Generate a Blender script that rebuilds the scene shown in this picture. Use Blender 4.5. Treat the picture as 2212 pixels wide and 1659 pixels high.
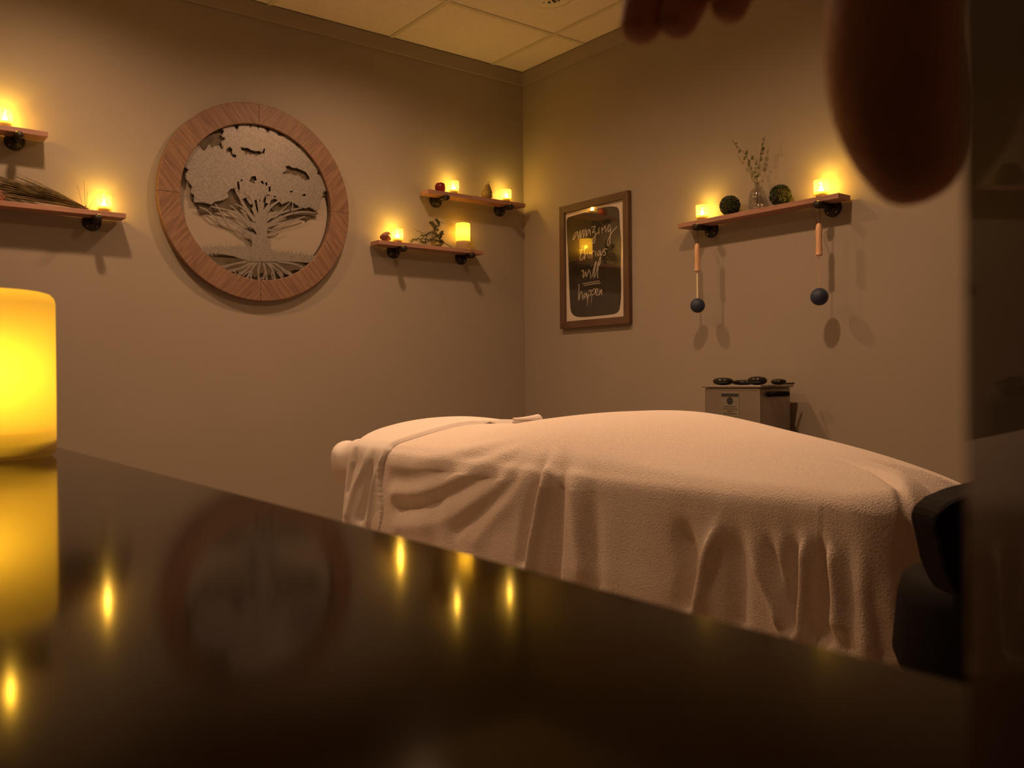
import bpy, bmesh, math, random
import numpy as np
from mathutils import Vector, Matrix

for o in list(bpy.data.objects):
    bpy.data.objects.remove(o)
scene = bpy.context.scene
COL = scene.collection
random.seed(7)
rng = np.random.default_rng(7)

# ------------------------------------------------------------------ camera
W, H, FPX = 2212, 1659, 1896.494
YAW, PITCH, ROLL = 0.659415514, -0.00217549352, -0.00868762345
CZ = 0.95                      # lens height
CE = CZ + 1.667                # ceiling
XW, YW = 2.9648, 3.7086        # right wall x, left wall y
XB, YB = -0.47, -1.10          # walls behind the lens


def cam_basis():
    f = np.array([math.sin(YAW) * math.cos(PITCH), math.cos(YAW) * math.cos(PITCH), math.sin(PITCH)])
    r = np.array([math.cos(YAW), -math.sin(YAW), 0.0])
    u = np.cross(r, f)
    c, s = math.cos(ROLL), math.sin(ROLL)
    return c * r + s * u, -s * r + c * u, f


CR, CU, CF = cam_basis()
cam_d = bpy.data.cameras.new('camera')
cam = bpy.data.objects.new('camera', cam_d)
COL.objects.link(cam)
m = Matrix.Identity(4)
for i in range(3):
    m[i][0], m[i][1], m[i][2] = CR[i], CU[i], -CF[i]
m[2][3] = CZ
cam.matrix_world = m
cam_d.sensor_width = 36
cam_d.lens = FPX / W * 36
cam_d.clip_start = 0.004
cam_d.dof.use_dof = True
cam_d.dof.focus_distance = 3.4
cam_d.dof.aperture_fstop = 14
scene.camera = cam

# ------------------------------------------------------------------ world, exposure
world = bpy.data.worlds.new('world')
scene.world = world
world.use_nodes = True
world.node_tree.nodes['Background'].inputs[0].default_value = (1, .7, .4, 1)
world.node_tree.nodes['Background'].inputs[1].default_value = 0.0
vs = scene.view_settings
vs.view_transform = 'Standard'
vs.look = 'None'
vs.exposure = 0.0
vs.gamma = 1.0
vs.use_curve_mapping = False

DOWN_COL = (1.0, 0.575, 0.31)
DOWN_POWER = 7.4
CANDLE_COL = (1.0, 0.55, 0.03)
VOTIVE_POWER = 1.15


# ------------------------------------------------------------------ helpers
def ray(x, y):
    return CR * ((x - W / 2) / FPX) + CU * (-(y - H / 2) / FPX) + CF


def hit(x, y, ax, v):
    r = ray(x, y)
    o = np.array([0, 0, CZ])
    return o + r * (v - o[ax]) / r[ax]


def lw(x, y, off=0.0):
    return hit(x, y, 1, YW - off)


def rw(x, y, off=0.0):
    return hit(x, y, 0, XW - off)


def proj(P):
    d = np.asarray(P, float) - np.array([0, 0, CZ])
    a, b, c = d @ CR, d @ CU, d @ CF
    return W / 2 + FPX * a / c, H / 2 - FPX * b / c


def camp(right, up, fwd):
    return Vector(CR * right + CU * up + CF * fwd + np.array([0, 0, CZ]))


MATS = {}


def mat(name, col, rough=.6, metal=0.0, var=.08, scale=12.0, bump=0.0, bscale=60.0, spec=.4, sheen=0.0,
        coat=0.0, stretch=(1, 1, 1)):
    if name in MATS:
        return MATS[name]
    M = bpy.data.materials.new(name)
    M.use_nodes = True
    nt = M.node_tree
    b = nt.nodes['Principled BSDF']
    tc = nt.nodes.new('ShaderNodeTexCoord')
    mp = nt.nodes.new('ShaderNodeMapping')
    mp.inputs['Scale'].default_value = stretch
    nt.links.new(tc.outputs['Object'], mp.inputs[0])
    nz = nt.nodes.new('ShaderNodeTexNoise')
    nz.inputs['Scale'].default_value = scale
    nz.inputs['Detail'].default_value = 4
    nt.links.new(mp.outputs[0], nz.inputs['Vector'])
    rp = nt.nodes.new('ShaderNodeValToRGB')
    rp.color_ramp.elements[0].position = .3
    rp.color_ramp.elements[1].position = .7
    rp.color_ramp.elements[0].color = [c * (1 - var) for c in col] + [1]
    rp.color_ramp.elements[1].color = [min(1, c * (1 + var)) for c in col] + [1]
    nt.links.new(nz.outputs['Fac'], rp.inputs[0])
    nt.links.new(rp.outputs[0], b.inputs['Base Color'])
    b.inputs['Roughness'].default_value = rough
    b.inputs['Metallic'].default_value = metal
    b.inputs['Specular IOR Level'].default_value = spec
    b.inputs['Sheen Weight'].default_value = sheen
    b.inputs['Coat Weight'].default_value = coat
    if bump:
        n2 = nt.nodes.new('ShaderNodeTexNoise')
        n2.inputs['Scale'].default_value = bscale
        n2.inputs['Detail'].default_value = 3
        nt.links.new(mp.outputs[0], n2.inputs['Vector'])
        bp = nt.nodes.new('ShaderNodeBump')
        bp.inputs['Strength'].default_value = bump
        bp.inputs['Distance'].default_value = .004
        nt.links.new(n2.outputs['Fac'], bp.inputs['Height'])
        nt.links.new(bp.outputs[0], b.inputs['Normal'])
    MATS[name] = M
    return M


def mat_wood(name, c1, c2, axis='X', scale=5.0, rough=.55, angle=0.0):
    if name in MATS:
        return MATS[name]
    M = bpy.data.materials.new(name)
    M.use_nodes = True
    nt = M.node_tree
    b = nt.nodes['Principled BSDF']
    tc = nt.nodes.new('ShaderNodeTexCoord')
    rot = nt.nodes.new('ShaderNodeMapping')
    rot.inputs['Rotation'].default_value = (0, angle, 0)
    mp = nt.nodes.new('ShaderNodeMapping')
    s = {'X': (1, 14, 14), 'Y': (14, 1, 14), 'Z': (14, 14, 1)}[axis]
    mp.inputs['Scale'].default_value = s
    nz = nt.nodes.new('ShaderNodeTexNoise')
    nz.inputs['Scale'].default_value = scale
    nz.inputs['Detail'].default_value = 6
    nz.inputs['Distortion'].default_value = .6
    rp = nt.nodes.new('ShaderNodeValToRGB')
    rp.color_ramp.elements[0].position = .32
    rp.color_ramp.elements[1].position = .68
    rp.color_ramp.elements[0].color = list(c1) + [1]
    rp.color_ramp.elements[1].color = list(c2) + [1]
    nt.links.new(tc.outputs['Object'], rot.inputs[0])
    nt.links.new(rot.outputs[0], mp.inputs[0])
    nt.links.new(mp.outputs[0], nz.inputs['Vector'])
    nt.links.new(nz.outputs['Fac'], rp.inputs[0])
    nt.links.new(rp.outputs[0], b.inputs['Base Color'])
    b.inputs['Roughness'].default_value = rough
    bp = nt.nodes.new('ShaderNodeBump')
    bp.inputs['Strength'].default_value = .25
    bp.inputs['Distance'].default_value = .002
    nt.links.new(nz.outputs['Fac'], bp.inputs['Height'])
    nt.links.new(bp.outputs[0], b.inputs['Normal'])
    MATS[name] = M
    return M


def mat_mix(name, parts):
    """parts: list of (kind, colour, weight, roughness); weights normalised through chained mixes"""
    if name in MATS:
        return MATS[name]
    M = bpy.data.materials.new(name)
    M.use_nodes = True
    nt = M.node_tree
    nt.nodes.remove(nt.nodes['Principled BSDF'])
    out = nt.nodes['Material Output']
    tc = nt.nodes.new('ShaderNodeTexCoord')
    nz = nt.nodes.new('ShaderNodeTexNoise')
    nz.inputs['Scale'].default_value = 30
    nt.links.new(tc.outputs['Object'], nz.inputs['Vector'])
    prev, acc = None, 0
    for kind, col, w, ro in parts:
        n = nt.nodes.new({'transparent': 'ShaderNodeBsdfTransparent', 'translucent': 'ShaderNodeBsdfTranslucent',
                          'glossy': 'ShaderNodeBsdfGlossy', 'diffuse': 'ShaderNodeBsdfDiffuse'}[kind])
        mx = nt.nodes.new('ShaderNodeMix')
        mx.data_type = 'RGBA'
        mx.inputs[6].default_value = [c * .95 for c in col] + [1]
        mx.inputs[7].default_value = list(col) + [1]
        nt.links.new(nz.outputs['Fac'], mx.inputs[0])
        nt.links.new(mx.outputs[2], n.inputs['Color'])
        if kind == 'glossy':
            n.inputs['Roughness'].default_value = ro
        if prev is None:
            prev, acc = n, w
        else:
            acc += w
            ms = nt.nodes.new('ShaderNodeMixShader')
            ms.inputs[0].default_value = w / acc
            nt.links.new(prev.outputs[0], ms.inputs[1])
            nt.links.new(n.outputs[0], ms.inputs[2])
            prev = ms
    nt.links.new(prev.outputs[0], out.inputs['Surface'])
    MATS[name] = M
    return M


def mat_emit(name, col, strength):
    if name in MATS:
        return MATS[name]
    M = bpy.data.materials.new(name)
    M.use_nodes = True
    b = M.node_tree.nodes['Principled BSDF']
    b.inputs['Base Color'].default_value = (.9, .8, .6, 1)
    b.inputs['Emission Color'].default_value = list(col) + [1]
    b.inputs['Emission Strength'].default_value = strength
    MATS[name] = M
    return M


def link(name, me, material=None, parent=None, smooth=False, loc=None, rot=None, bevel=0.0, kind=None):
    if isinstance(me, bmesh.types.BMesh):
        bm = me
        me = bpy.data.meshes.new(name)
        bm.normal_update()
        bm.to_mesh(me)
        bm.free()
    o = bpy.data.objects.new(name, me)
    COL.objects.link(o)
    if material and not me.materials:
        me.materials.append(material)
    if smooth:
        me.polygons.foreach_set('use_smooth', [True] * len(me.polygons))
    if parent:
        o.parent = parent
    if loc is not None:
        o.location = loc
    if rot is not None:
        o.rotation_euler = rot
    if bevel:
        md = o.modifiers.new('bevel', 'BEVEL')
        md.width = bevel
        md.segments = 2
        md.limit_method = 'ANGLE'
    if kind:
        o['kind'] = kind
    return o


def tag(o, label, cat, group=None):
    o['label'] = label
    o['category'] = cat
    if group:
        o['group'] = group
    return o


def empty(name, loc, label, cat, group=None, rot=(0, 0, 0)):
    o = bpy.data.objects.new(name, None)
    COL.objects.link(o)
    o.location = loc
    o.rotation_euler = rot
    o.empty_display_size = .05
    return tag(o, label, cat, group)


def box(x0, x1, y0, y1, z0, z1, bm=None):
    bm = bm or bmesh.new()
    v = [bm.verts.new((x, y, z)) for z in (z0, z1) for y in (y0, y1) for x in (x0, x1)]
    for f in ((0, 2, 3, 1), (4, 5, 7, 6), (0, 1, 5, 4), (2, 6, 7, 3), (0, 4, 6, 2), (1, 3, 7, 5)):
        bm.faces.new([v[i] for i in f])
    return bm


def lathe(profile, seg=32, bm=None, closed_ends=True):
    """profile: list of (r,z) bottom to top about local z"""
    bm = bm or bmesh.new()
    rings = []
    for r, z in profile:
        if r < 1e-6:
            rings.append([bm.verts.new((0, 0, z))])
        else:
            rings.append([bm.verts.new((r * math.cos(2 * math.pi * k / seg), r * math.sin(2 * math.pi * k / seg), z))
                          for k in range(seg)])
    for a, b in zip(rings[:-1], rings[1:]):
        for k in range(seg):
            j = (k + 1) % seg
            if len(a) == 1 and len(b) == 1:
                continue
            if len(a) == 1:
                bm.faces.new((a[0], b[j], b[k])) if False else bm.faces.new((a[0], b[k], b[j])[::-1])
            elif len(b) == 1:
                bm.faces.new((a[k], a[j], b[0]))
            else:
                bm.faces.new((a[k], a[j], b[j], b[k]))
    if closed_ends:
        if len(rings[0]) > 1:
            bm.faces.new(rings[0][::-1])
        if len(rings[-1]) > 1:
            bm.faces.new(rings[-1])
    return bm


def smooth_path(pts, n=8):
    P = [Vector(p) for p in pts]
    if len(P) < 3:
        return P
    P = [P[0] * 2 - P[1]] + P + [P[-1] * 2 - P[-2]]
    out = []
    for i in range(1, len(P) - 2):
        for k in range(n):
            t = k / n
            a, b, c, d = P[i - 1], P[i], P[i + 1], P[i + 2]
            out.append(.5 * ((2 * b) + (c - a) * t + (2 * a - 5 * b + 4 * c - d) * t * t + (3 * b - a - 3 * c + d) * t ** 3))
    out.append(P[-2])
    return out


def tube(pts, rad, seg=8, bm=None, caps=True):
    bm = bm or bmesh.new()
    P = [Vector(p) for p in pts]
    R = rad if isinstance(rad, (list, tuple)) else [rad] * len(P)
    T0 = (P[1] - P[0]).normalized()
    ref = Vector((0, 0, 1)) if abs(T0.z) < .9 else Vector((1, 0, 0))
    N = T0.cross(ref).normalized()
    rings = []
    for i, p in enumerate(P):
        T = (P[min(i + 1, len(P) - 1)] - P[max(i - 1, 0)]).normalized()
        N = (N - T * N.dot(T)).normalized()
        B = T.cross(N)
        rings.append([bm.verts.new(p + (N * math.cos(2 * math.pi * k / seg) + B * math.sin(2 * math.pi * k / seg)) * R[i])
                      for k in range(seg)])
    for a, b in zip(rings[:-1], rings[1:]):
        for k in range(seg):
            j = (k + 1) % seg
            bm.faces.new((a[k], a[j], b[j], b[k]))
    if caps:
        bm.faces.new(rings[0][::-1])
        bm.faces.new(rings[-1])
    return bm


def prism(loops, to3, depth, name='flat'):
    """2D outline(s) with holes -> extruded mesh; to3(x,y)->3D front point, depth vector to the back"""
    cu = bpy.data.curves.new(name, 'CURVE')
    cu.dimensions = '2D'
    cu.fill_mode = 'BOTH'
    for lp in loops:
        sp = cu.splines.new('POLY')
        sp.points.add(len(lp) - 1)
        for q, (x, y) in zip(sp.points, lp):
            q.co = (x, y, 0, 1)
        sp.use_cyclic_u = True
    tmp = bpy.data.objects.new(name, cu)
    COL.objects.link(tmp)
    dg = bpy.context.evaluated_depsgraph_get()
    me = bpy.data.meshes.new_from_object(tmp.evaluated_get(dg))
    bpy.data.objects.remove(tmp)
    bpy.data.curves.remove(cu)
    bm = bmesh.new()
    bm.from_mesh(me)
    bpy.data.meshes.remove(me)
    bmesh.ops.remove_doubles(bm, verts=bm.verts, dist=1e-5)
    for v in bm.verts:
        v.co = Vector(to3(v.co.x, v.co.y))
    d = Vector(depth)
    if d.length > 0:
        r = bmesh.ops.extrude_face_region(bm, geom=list(bm.faces))
        for v in [g for g in r['geom'] if isinstance(g, bmesh.types.BMVert)]:
            v.co += d
        bmesh.ops.recalc_face_normals(bm, faces=bm.faces)
    return bm


# ------------------------------------------------------------------ materials
M_WALL = mat('wall_paint', (.33, .285, .235), rough=.75, var=.02, scale=3, bump=.05, bscale=250, spec=.25)
M_TRIM = mat('trim_paint', (.34, .295, .245), rough=.6, var=.02, scale=3, spec=.25)
M_CEIL = mat('ceiling_tile_white', (.76, .69, .64), rough=.9, var=.05, scale=90, bump=.25, bscale=220, spec=.1)
M_BAR = mat('ceiling_bar_white', (.62, .56, .46), rough=.5, var=.02)
M_FLOOR = mat_wood('floor_wood', (.36, .27, .19), (.50, .39, .28), axis='Y', scale=3)
M_SHELF = mat_wood('shelf_wood', (.30, .15, .105), (.43, .23, .165), axis='X', scale=6)
M_SHELFY = mat_wood('shelf_wood_y', (.30, .15, .105), (.43, .23, .165), axis='Y', scale=6)
M_IRON = mat('black_iron', (.035, .028, .022), rough=.45, metal=.6, bump=.2, bscale=300)
M_SCREW = mat('steel_screw', (.5, .45, .4), rough=.35, metal=1)
M_GLASS = mat_mix('votive_glass', [('transparent', (1, .95, .80), .80, 0), ('translucent', (1, .86, .55), .10, 0),
                                   ('glossy', (1, 1, 1), .06, .08)])
M_CLEAR = mat_mix('clear_glass', [('transparent', (.93, .93, .92), .87, 0), ('glossy', (1, 1, 1), .13, .03)])
M_WAX = mat_mix('wax', [('transparent', (1, .85, .6), .10, 0), ('translucent', (.98, .84, .55), .68, 0),
                        ('diffuse', (.85, .72, .5), .22, 0)])
M_PLASTIC = mat('tealight_plastic', (.85, .8, .72), rough=.5, var=.02)
M_FLAME = mat_emit('flame_bulb', (1.0, .74, .30), 110.0)
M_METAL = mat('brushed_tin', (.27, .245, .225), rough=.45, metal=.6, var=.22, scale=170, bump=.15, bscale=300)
M_DARK_TIN = mat('dark_tin', (.11, .085, .06), rough=.55, metal=.5, var=.25, scale=25)  # on the back foliage this darker tone is painted shade
M_FLEECE = mat('fleece', (.82, .725, .665), rough=.95, var=.05, scale=140, bump=.65, bscale=300, spec=.05, sheen=.2)
M_SHEET = mat('cotton_sheet', (.76, .70, .665), rough=.85, var=.02, scale=40, bump=.08, bscale=500, spec=.1)
M_COUNTER = mat('dark_counter', (.020, .011, .005), rough=.088, var=.45, scale=9, spec=.07)
M_BLACK = mat('black_upholstery', (.010, .008, .010), rough=.7, var=.2, bump=.1, bscale=200, spec=.08)
M_SKIN = mat('skin', (.58, .30, .21), rough=.55, var=.10, scale=60, bump=.2, bscale=300)
M_SLEEVE = mat('sleeve_cloth', (.02, .018, .02), rough=.9)
M_NAVY = mat('navy_rubber', (.028, .042, .085), rough=.55, var=.1, bump=.2, bscale=200)
M_HANDLE = mat_wood('pale_wood', (.62, .36, .20), (.78, .50, .30), axis='Z', scale=10)
M_CORD = mat('dark_cord', (.05, .03, .02), rough=.9)
M_ELASTIC = mat('cream_elastic', (.85, .74, .52), rough=.8)
M_STEEL = mat('stainless_steel', (.36, .32, .29), rough=.40, metal=.8, var=.05, scale=8, stretch=(1, 1, 18))
M_STONE = mat('black_stone', (.014, .013, .012), rough=.22, var=.3, scale=30)
M_LEAF_DARK = mat('boxwood_leaf', (.035, .05, .014), rough=.5, var=.5, scale=50)
M_LEAF = mat('eucalyptus_leaf', (.13, .13, .055), rough=.6, var=.4, scale=25)
M_SPRIG = mat('sprig_green', (.13, .12, .05), rough=.7, var=.4, scale=40)
M_GRASS = mat('dry_grass', (.17, .125, .05), rough=.7, var=.45, scale=30)
M_APPLE = mat('apple_red', (.22, .015, .02), rough=.35, var=.35, scale=25)
M_PEAR = mat('pear_olive', (.24, .17, .05), rough=.45, var=.2, scale=25)
M_STEM = mat('dark_stem', (.06, .035, .015), rough=.8)
M_AGATE = mat('red_rock', (.30, .12, .08), rough=.4, var=.6, scale=45)
M_FRAME = mat_wood('frame_brown', (.085, .046, .030), (.13, .072, .047), axis='Z', scale=6)
M_FRAMEY = mat_wood('frame_brown_y', (.085, .046, .030), (.13, .072, .047), axis='Y', scale=6)
M_PAPER = mat('paper_white', (.80, .72, .63), rough=.8, var=.01)
M_INK = mat('black_ink', (.018, .013, .009), rough=.6, var=.1)
M_PANE = mat_mix('picture_glass', [('transparent', (1, 1, 1), .91, 0), ('glossy', (1, 1, 1), .09, .03)])
M_SPEAKER = mat('glossy_dark_box', (.035, .016, .006), rough=.6, var=.2, spec=.02, coat=.10)
M_WHITEP = mat('white_enamel', (.75, .7, .62), rough=.5, var=.02)
M_LENS = mat_emit('downlight_lens', DOWN_COL, .8)
M_LABELD = mat('label_dark', (.03, .03, .035), rough=.5)
M_LABELL = mat('label_pale', (.40, .37, .30), rough=.5)


# ------------------------------------------------------------------ the room
def structure(name, bm, material, parent=None):
    o = link(name, bm, material, parent)
    if parent is None:
        o['kind'] = 'structure'
    return o


T = .12
structure('floor', box(XB - T, XW + T, YB - T, YW + T, -T, 0), M_FLOOR)
structure('wall_left', box(XB, XW + T, YW, YW + T, 0, CE + .25), M_WALL)
structure('wall_right', box(XW, XW + T, YB, YW, 0, CE + .25), M_WALL)
structure('wall_rear', box(XB - T, XB, YB, YW + T, 0, CE + .25), M_WALL)
structure('wall_near', box(XB - T, XW + T, YB - T, YB, 0, CE + .25), M_WALL)
structure('trim_1', box(XB, XW, YW - .010, YW, CE - .068, CE), M_TRIM)
structure('trim_2', box(XW - .010, XW, YB, YW - .010, CE - .068, CE), M_TRIM)
structure('baseboard_left', box(XB, XW, YW - .014, YW, 0, .1), M_TRIM)
structure('baseboard_right', box(XW - .014, XW, YB, YW - .014, 0, .1), M_TRIM)

ceil = structure('ceiling', box(XB - T, XW + T, YB - T, YW + T, CE + .25, CE + .3), M_CEIL)
XJ = [XW - .207 - .61 * k for k in range(0, 6)]
YJ = [YW - .500 - .61 * k for k in range(0, 8)]
XJ = [x for x in XJ if x > XB + .05]
YJ = [y for y in YJ if y > YB + .05]
xs = [XW] + XJ + [XB]
ys = [YW] + YJ + [YB]
bar = .011
tiles = {}
for i in range(len(xs) - 1):
    for j in range(len(ys) - 1):
        x1, x0, y1, y0 = xs[i] - bar * .6, xs[i + 1] + bar * .6, ys[j] - bar * .6, ys[j + 1] + bar * .6
        key = (round(x1 - x0, 3), round(y1 - y0, 3))
        if key not in tiles:
            bm = box(-key[0] / 2, key[0] / 2, -key[1] / 2, key[1] / 2, .004, .018)
            o = link('ceiling_tile', bm, M_CEIL, ceil)
            tiles[key] = o.data
        else:
            o = link('ceiling_tile', tiles[key], None, ceil)
        o.location = ((x0 + x1) / 2, (y0 + y1) / 2, CE)
for x in XJ:
    link('grid_bar', box(x - bar, x + bar, YB, YW, CE, CE + .006), M_BAR, ceil)
for y in YJ:
    for a, b in zip(xs[1:], xs[:-1]):
        link('grid_bar', box(a + bar, b - bar, y - bar, y + bar, CE, CE + .006), M_BAR, ceil)

# round ceiling diffuser, half cut by the top of the picture
vx, vy = 2.470, 2.905
vent = empty('ceiling_vent', (vx, vy, CE), 'round slotted white air vent in the ceiling at the top edge', 'vent')
link('rim', lathe([(.062, .0), (.085, -.006), (.108, -.004), (.112, .003), (.062, .003)], 48, closed_ends=False), M_WHITEP, vent, True)
for k in range(12):
    a = 2 * math.pi * k / 12
    bm = box(.014, .060, -.0075, .0075, -.004, .0)
    link('blade', bm, M_WHITEP, vent, rot=(math.radians(28), 0, a))
link('backing', lathe([(0, .002), (.064, .002), (.064, .0035), (0, .0035)], 32), M_LABELD, vent)
link('hub', lathe([(0, -.009), (.014, -.007), (.016, -.002), (.016, .002)], 24), M_WHITEP, vent, True)

# recessed downlights, all above the picture; the last is assumed, completing the grid
for n, (x, y) in enumerate([(1.83, 2.95), (1.83, 1.72), (.62, 3.00), (.62, 1.72)]):
    dl = empty('downlight', (x, y, CE), ['round recessed downlight in the ceiling above the head of the massage table',
               'round recessed downlight in the ceiling above the foot of the massage table',
               'round recessed downlight in the ceiling nearest the left wall shelves',
               'assumed round recessed downlight in the ceiling nearest the dark counter'][n], 'ceiling light', 'recessed ceiling downlights')
    link('trim_ring', lathe([(.055, -.001), (.072, -.006), (.082, -.003), (.083, .002), (.055, .002)], 40, closed_ends=False), M_WHITEP, dl, True)
    link('lens', lathe([(0, -.0005), (.054, -.0005), (.054, .0015), (0, .0015)], 32), M_LENS, dl)
    L = bpy.data.lights.new('downlight_lamp', 'SPOT')
    L.energy = DOWN_POWER * (.88, 1.25, 1.0, .34)[n] * 10
    L.color = DOWN_COL
    L.spot_size = math.radians(160)
    L.spot_blend = 1.0
    L.shadow_soft_size = .045
    lo = bpy.data.objects.new('downlight_lamp', L)
    COL.objects.link(lo)
    lo.parent = dl
    lo.location = (0, 0, -.012)

# ------------------------------------------------------------------ counter the lens stands on
CT = CZ - .062
counter = empty('counter', (-.15, .3, 0), 'dark polished counter filling the foreground', 'counter')


def local(bm, o):
    for v in bm.verts:
        v.co -= o.location
    return bm


link('counter_top', local(box(XB + .003, .1848, YB + .003, 1.70, CT - .032, CT), counter), M_COUNTER, counter, bevel=.004)
link('cabinet_body', local(box(XB + .003, .155, YB + .003, 1.68, .09, CT - .032), counter), mat('cabinet_dark', (.06, .035, .02), rough=.5), counter)
for k in range(5):
    y0 = YB + .02 + k * .552
    d = link('cabinet_door', local(box(.155, .173, y0 + .005, y0 + .547, .11, CT - .045), counter), mat('cabinet_door_dark', (.07, .04, .023), rough=.45), counter, bevel=.002)
    link('handle', local(tube([(.180, y0 + .48, .55), (.180, y0 + .48, .68)], .005), counter), M_SCREW, d)
link('plinth', local(box(XB + .05, .11, YB + .05, 1.64, 0.0, .09), counter), M_BLACK, counter)


# ------------------------------------------------------------------ pipe shelves
def pipe_bracket(parent, base, out, tang, zc, reach):
    """flange on the wall at base, pipe going outwards"""
    b = Vector(base)
    o = Vector(out)
    q = o.to_track_quat('Z', 'Y').to_matrix()

    def put(bm, off):
        for v in bm.verts:
            v.co = q @ v.co + b + o * off - parent.location
        return bm
    fl = link('flange', put(lathe([(.0, 0), (.035, 0), (.035, .006), (.031, .0075), (.019, .009), (.018, .016), (0, .016)], 32), 0.0005), M_IRON, parent, True)
    for a in (45, 135, 225, 315):
        sc = lathe([(0, 0), (.0038, 0), (.0034, .0018), (0, .0024)], 12)
        for v in sc.verts:
            v.co += Vector((.0245 * math.cos(math.radians(a)), .0245 * math.sin(math.radians(a)), .0))
        link('screw', put(sc, .0078), M_SCREW, fl)
    pp = link('pipe', put(lathe([(.0105, .012), (.0105, reach - .018)], 20), 0), M_IRON, parent, True)
    link('end_cap', put(lathe([(.0142, reach - .026), (.0146, reach - .024), (.0146, reach - .006), (.012, reach - .001), (0, reach)], 24), 0), M_IRON, pp, True)
    return pp


def shelf(wall, a0, a1, top, brackets, label):
    th, gap, dep = .019, .012, .090
    if wall == 'l':
        s = empty('pipe_shelf', ((a0 + a1) / 2, YW - .05, top - th), label, 'shelf', 'wood and pipe wall shelves')
        link('board', local(box(a0, a1, YW - dep, YW - gap, top - th, top), s), M_SHELF, s, bevel=.0012)
        for b in brackets:
            pipe_bracket(s, (b, YW, top - th - .0125), (0, -1, 0), (1, 0, 0), 0, .114)
    else:
        s = empty('pipe_shelf', (XW - .05, (a0 + a1) / 2, top - th), label, 'shelf', 'wood and pipe wall shelves')
        link('board', local(box(XW - dep, XW - gap, a0, a1, top - th, top), s), M_SHELFY, s, bevel=.0012)
        for b in brackets:
            pipe_bracket(s, (XW, b, top - th - .0125), (-1, 0, 0), (0, 1, 0), 0, .114)
    return s


ZL, ZU = 1.6195, 1.892
shelf('l', .642 - .61, .642, ZU, (.545, .13), 'upper wooden pipe shelf cut off by the left picture edge')
shelf('l', .912 - .61, .912, ZL, (.807, .40), 'lower wooden pipe shelf left of the round tree art')
shelf('l', 2.300, 2.905, ZU, (2.398, 2.798), 'upper wooden pipe shelf touching the room corner')
shelf('l', 2.024, 2.630, ZL, (2.153, 2.549), 'lower wooden pipe shelf just right of the round tree art')
shelf('r', 1.778, 2.540, ZL + .003, (1.855, 2.427), 'long wooden pipe shelf on the right wall above the hanging balls')


# ------------------------------------------------------------------ candles
def flame_bm(r, h):
    prof = [(r * .62, 0), (r * .95, h * .18), (r, h * .35), (r * .8, h * .6), (r * .42, h * .82), (0, h)]
    return lathe(prof, 20)


def glow(parent, z, power, size=.006, xy=(0, 0)):
    L = bpy.data.lights.new('candle_glow', 'POINT')
    L.energy = power
    L.color = CANDLE_COL
    L.shadow_soft_size = size
    o = bpy.data.objects.new('candle_glow', L)
    COL.objects.link(o)
    o.parent = parent
    o.location = (xy[0], xy[1], z)


def make_votive():
    r = empty('votive_candle', (0, 0, 0), 'x', 'candle', 'lit candles in glass cups on the shelves')
    link('glass_cup', lathe([(.0, .0015), (.0250, .0015), (.0265, .004), (.0270, .066), (.0262, .0668), (.0254, .066), (.0248, .007), (0, .006)], 40), M_GLASS, r, True)
    b = link('tealight_base', lathe([(0, .0075), (.0195, .0075), (.0195, .0235), (.0175, .0255), (.006, .0245), (0, .0245)], 32), M_PLASTIC, r, True)
    link('flame_bulb', flame_bm(.0085, .020), M_FLAME, b, True, loc=(0, 0, .0250))
    return r


proto = make_votive()
first = [True]


def votive(x, y, z, label, power):
    if first[0]:
        r = proto
        first[0] = False
    else:
        r = proto.copy()
        COL.objects.link(r)
        for ch in proto.children:
            if ch.type != 'MESH':
                continue
            c = ch.copy()
            COL.objects.link(c)
            c.parent = r
            for g in ch.children:
                d = g.copy()
                COL.objects.link(d)
                d.parent = c
    r.location = (x, y, z)
    r['label'] = label
    glow(r, .047, power)
    return r


def at_l(px, py, off=.047):
    return lw(px, py, off)


O = .050
V = VOTIVE_POWER
votive(at_l(10, 250)[0], YW - O, ZU, 'lit candle in glass cup on the upper left shelf at the picture edge', V * 1.7)
votive(at_l(224, 437)[0], YW - O, ZL, 'lit candle in glass cup beside the dried grass bundle', V)
votive(at_l(858, 506)[0], YW - O, ZL, 'lit candle in glass cup beside the small reddish rock', V * 1.1)
votive(at_l(979, 404)[0], YW - O, ZU, 'lit candle in glass cup next to the red apple', V * .7)
votive(at_l(1093, 422)[0], YW - O, ZU, 'lit candle in glass cup next to the pear, by the corner', V * .7)
votive(XW - O, rw(1517, 455, O)[1], ZL + .003, 'lit candle in glass cup at the left end of the right wall shelf', V * .8)
votive(XW - O, rw(1774, 400, O)[1], ZL + .003, 'lit candle in glass cup at the right end of the right wall shelf', V * 1.25)


def pillar(name, loc, r, h, label, lamp_z, power, rb, stop_z, xy=(0, 0)):
    p = empty(name, loc, label, 'candle')
    prof = [(0, 0.0), (r - rb * .5, 0.0), (r, rb * .5)]
    prof += [(r, h * k / 14) for k in range(1, 14)]
    prof += [(r - rb + rb * math.cos(a), h - rb + rb * math.sin(a)) for a in (0, .5, 1.0, 1.57)]
    prof += [(r * .72, h - rb * .15), (r * .6, h - h * .07), (r * .25, h - h * .09), (0, h - h * .09)]
    link('wax_body', lathe(prof, 64), M_WAX, p, True)
    link('wick', tube([(0, 0, h - h * .092), (.001, 0, h - h * .03)], .0012, 6), M_STEM, p)
    link('light_stop', lathe([(0, stop_z - .012), (r * .86, stop_z - .012), (r * .86, stop_z), (0, stop_z)], 32), M_PLASTIC, p)  # unseen opaque disc added to keep lamp light off the lower wax
    glow(p, lamp_z, power, .010, xy)
    return p


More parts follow.
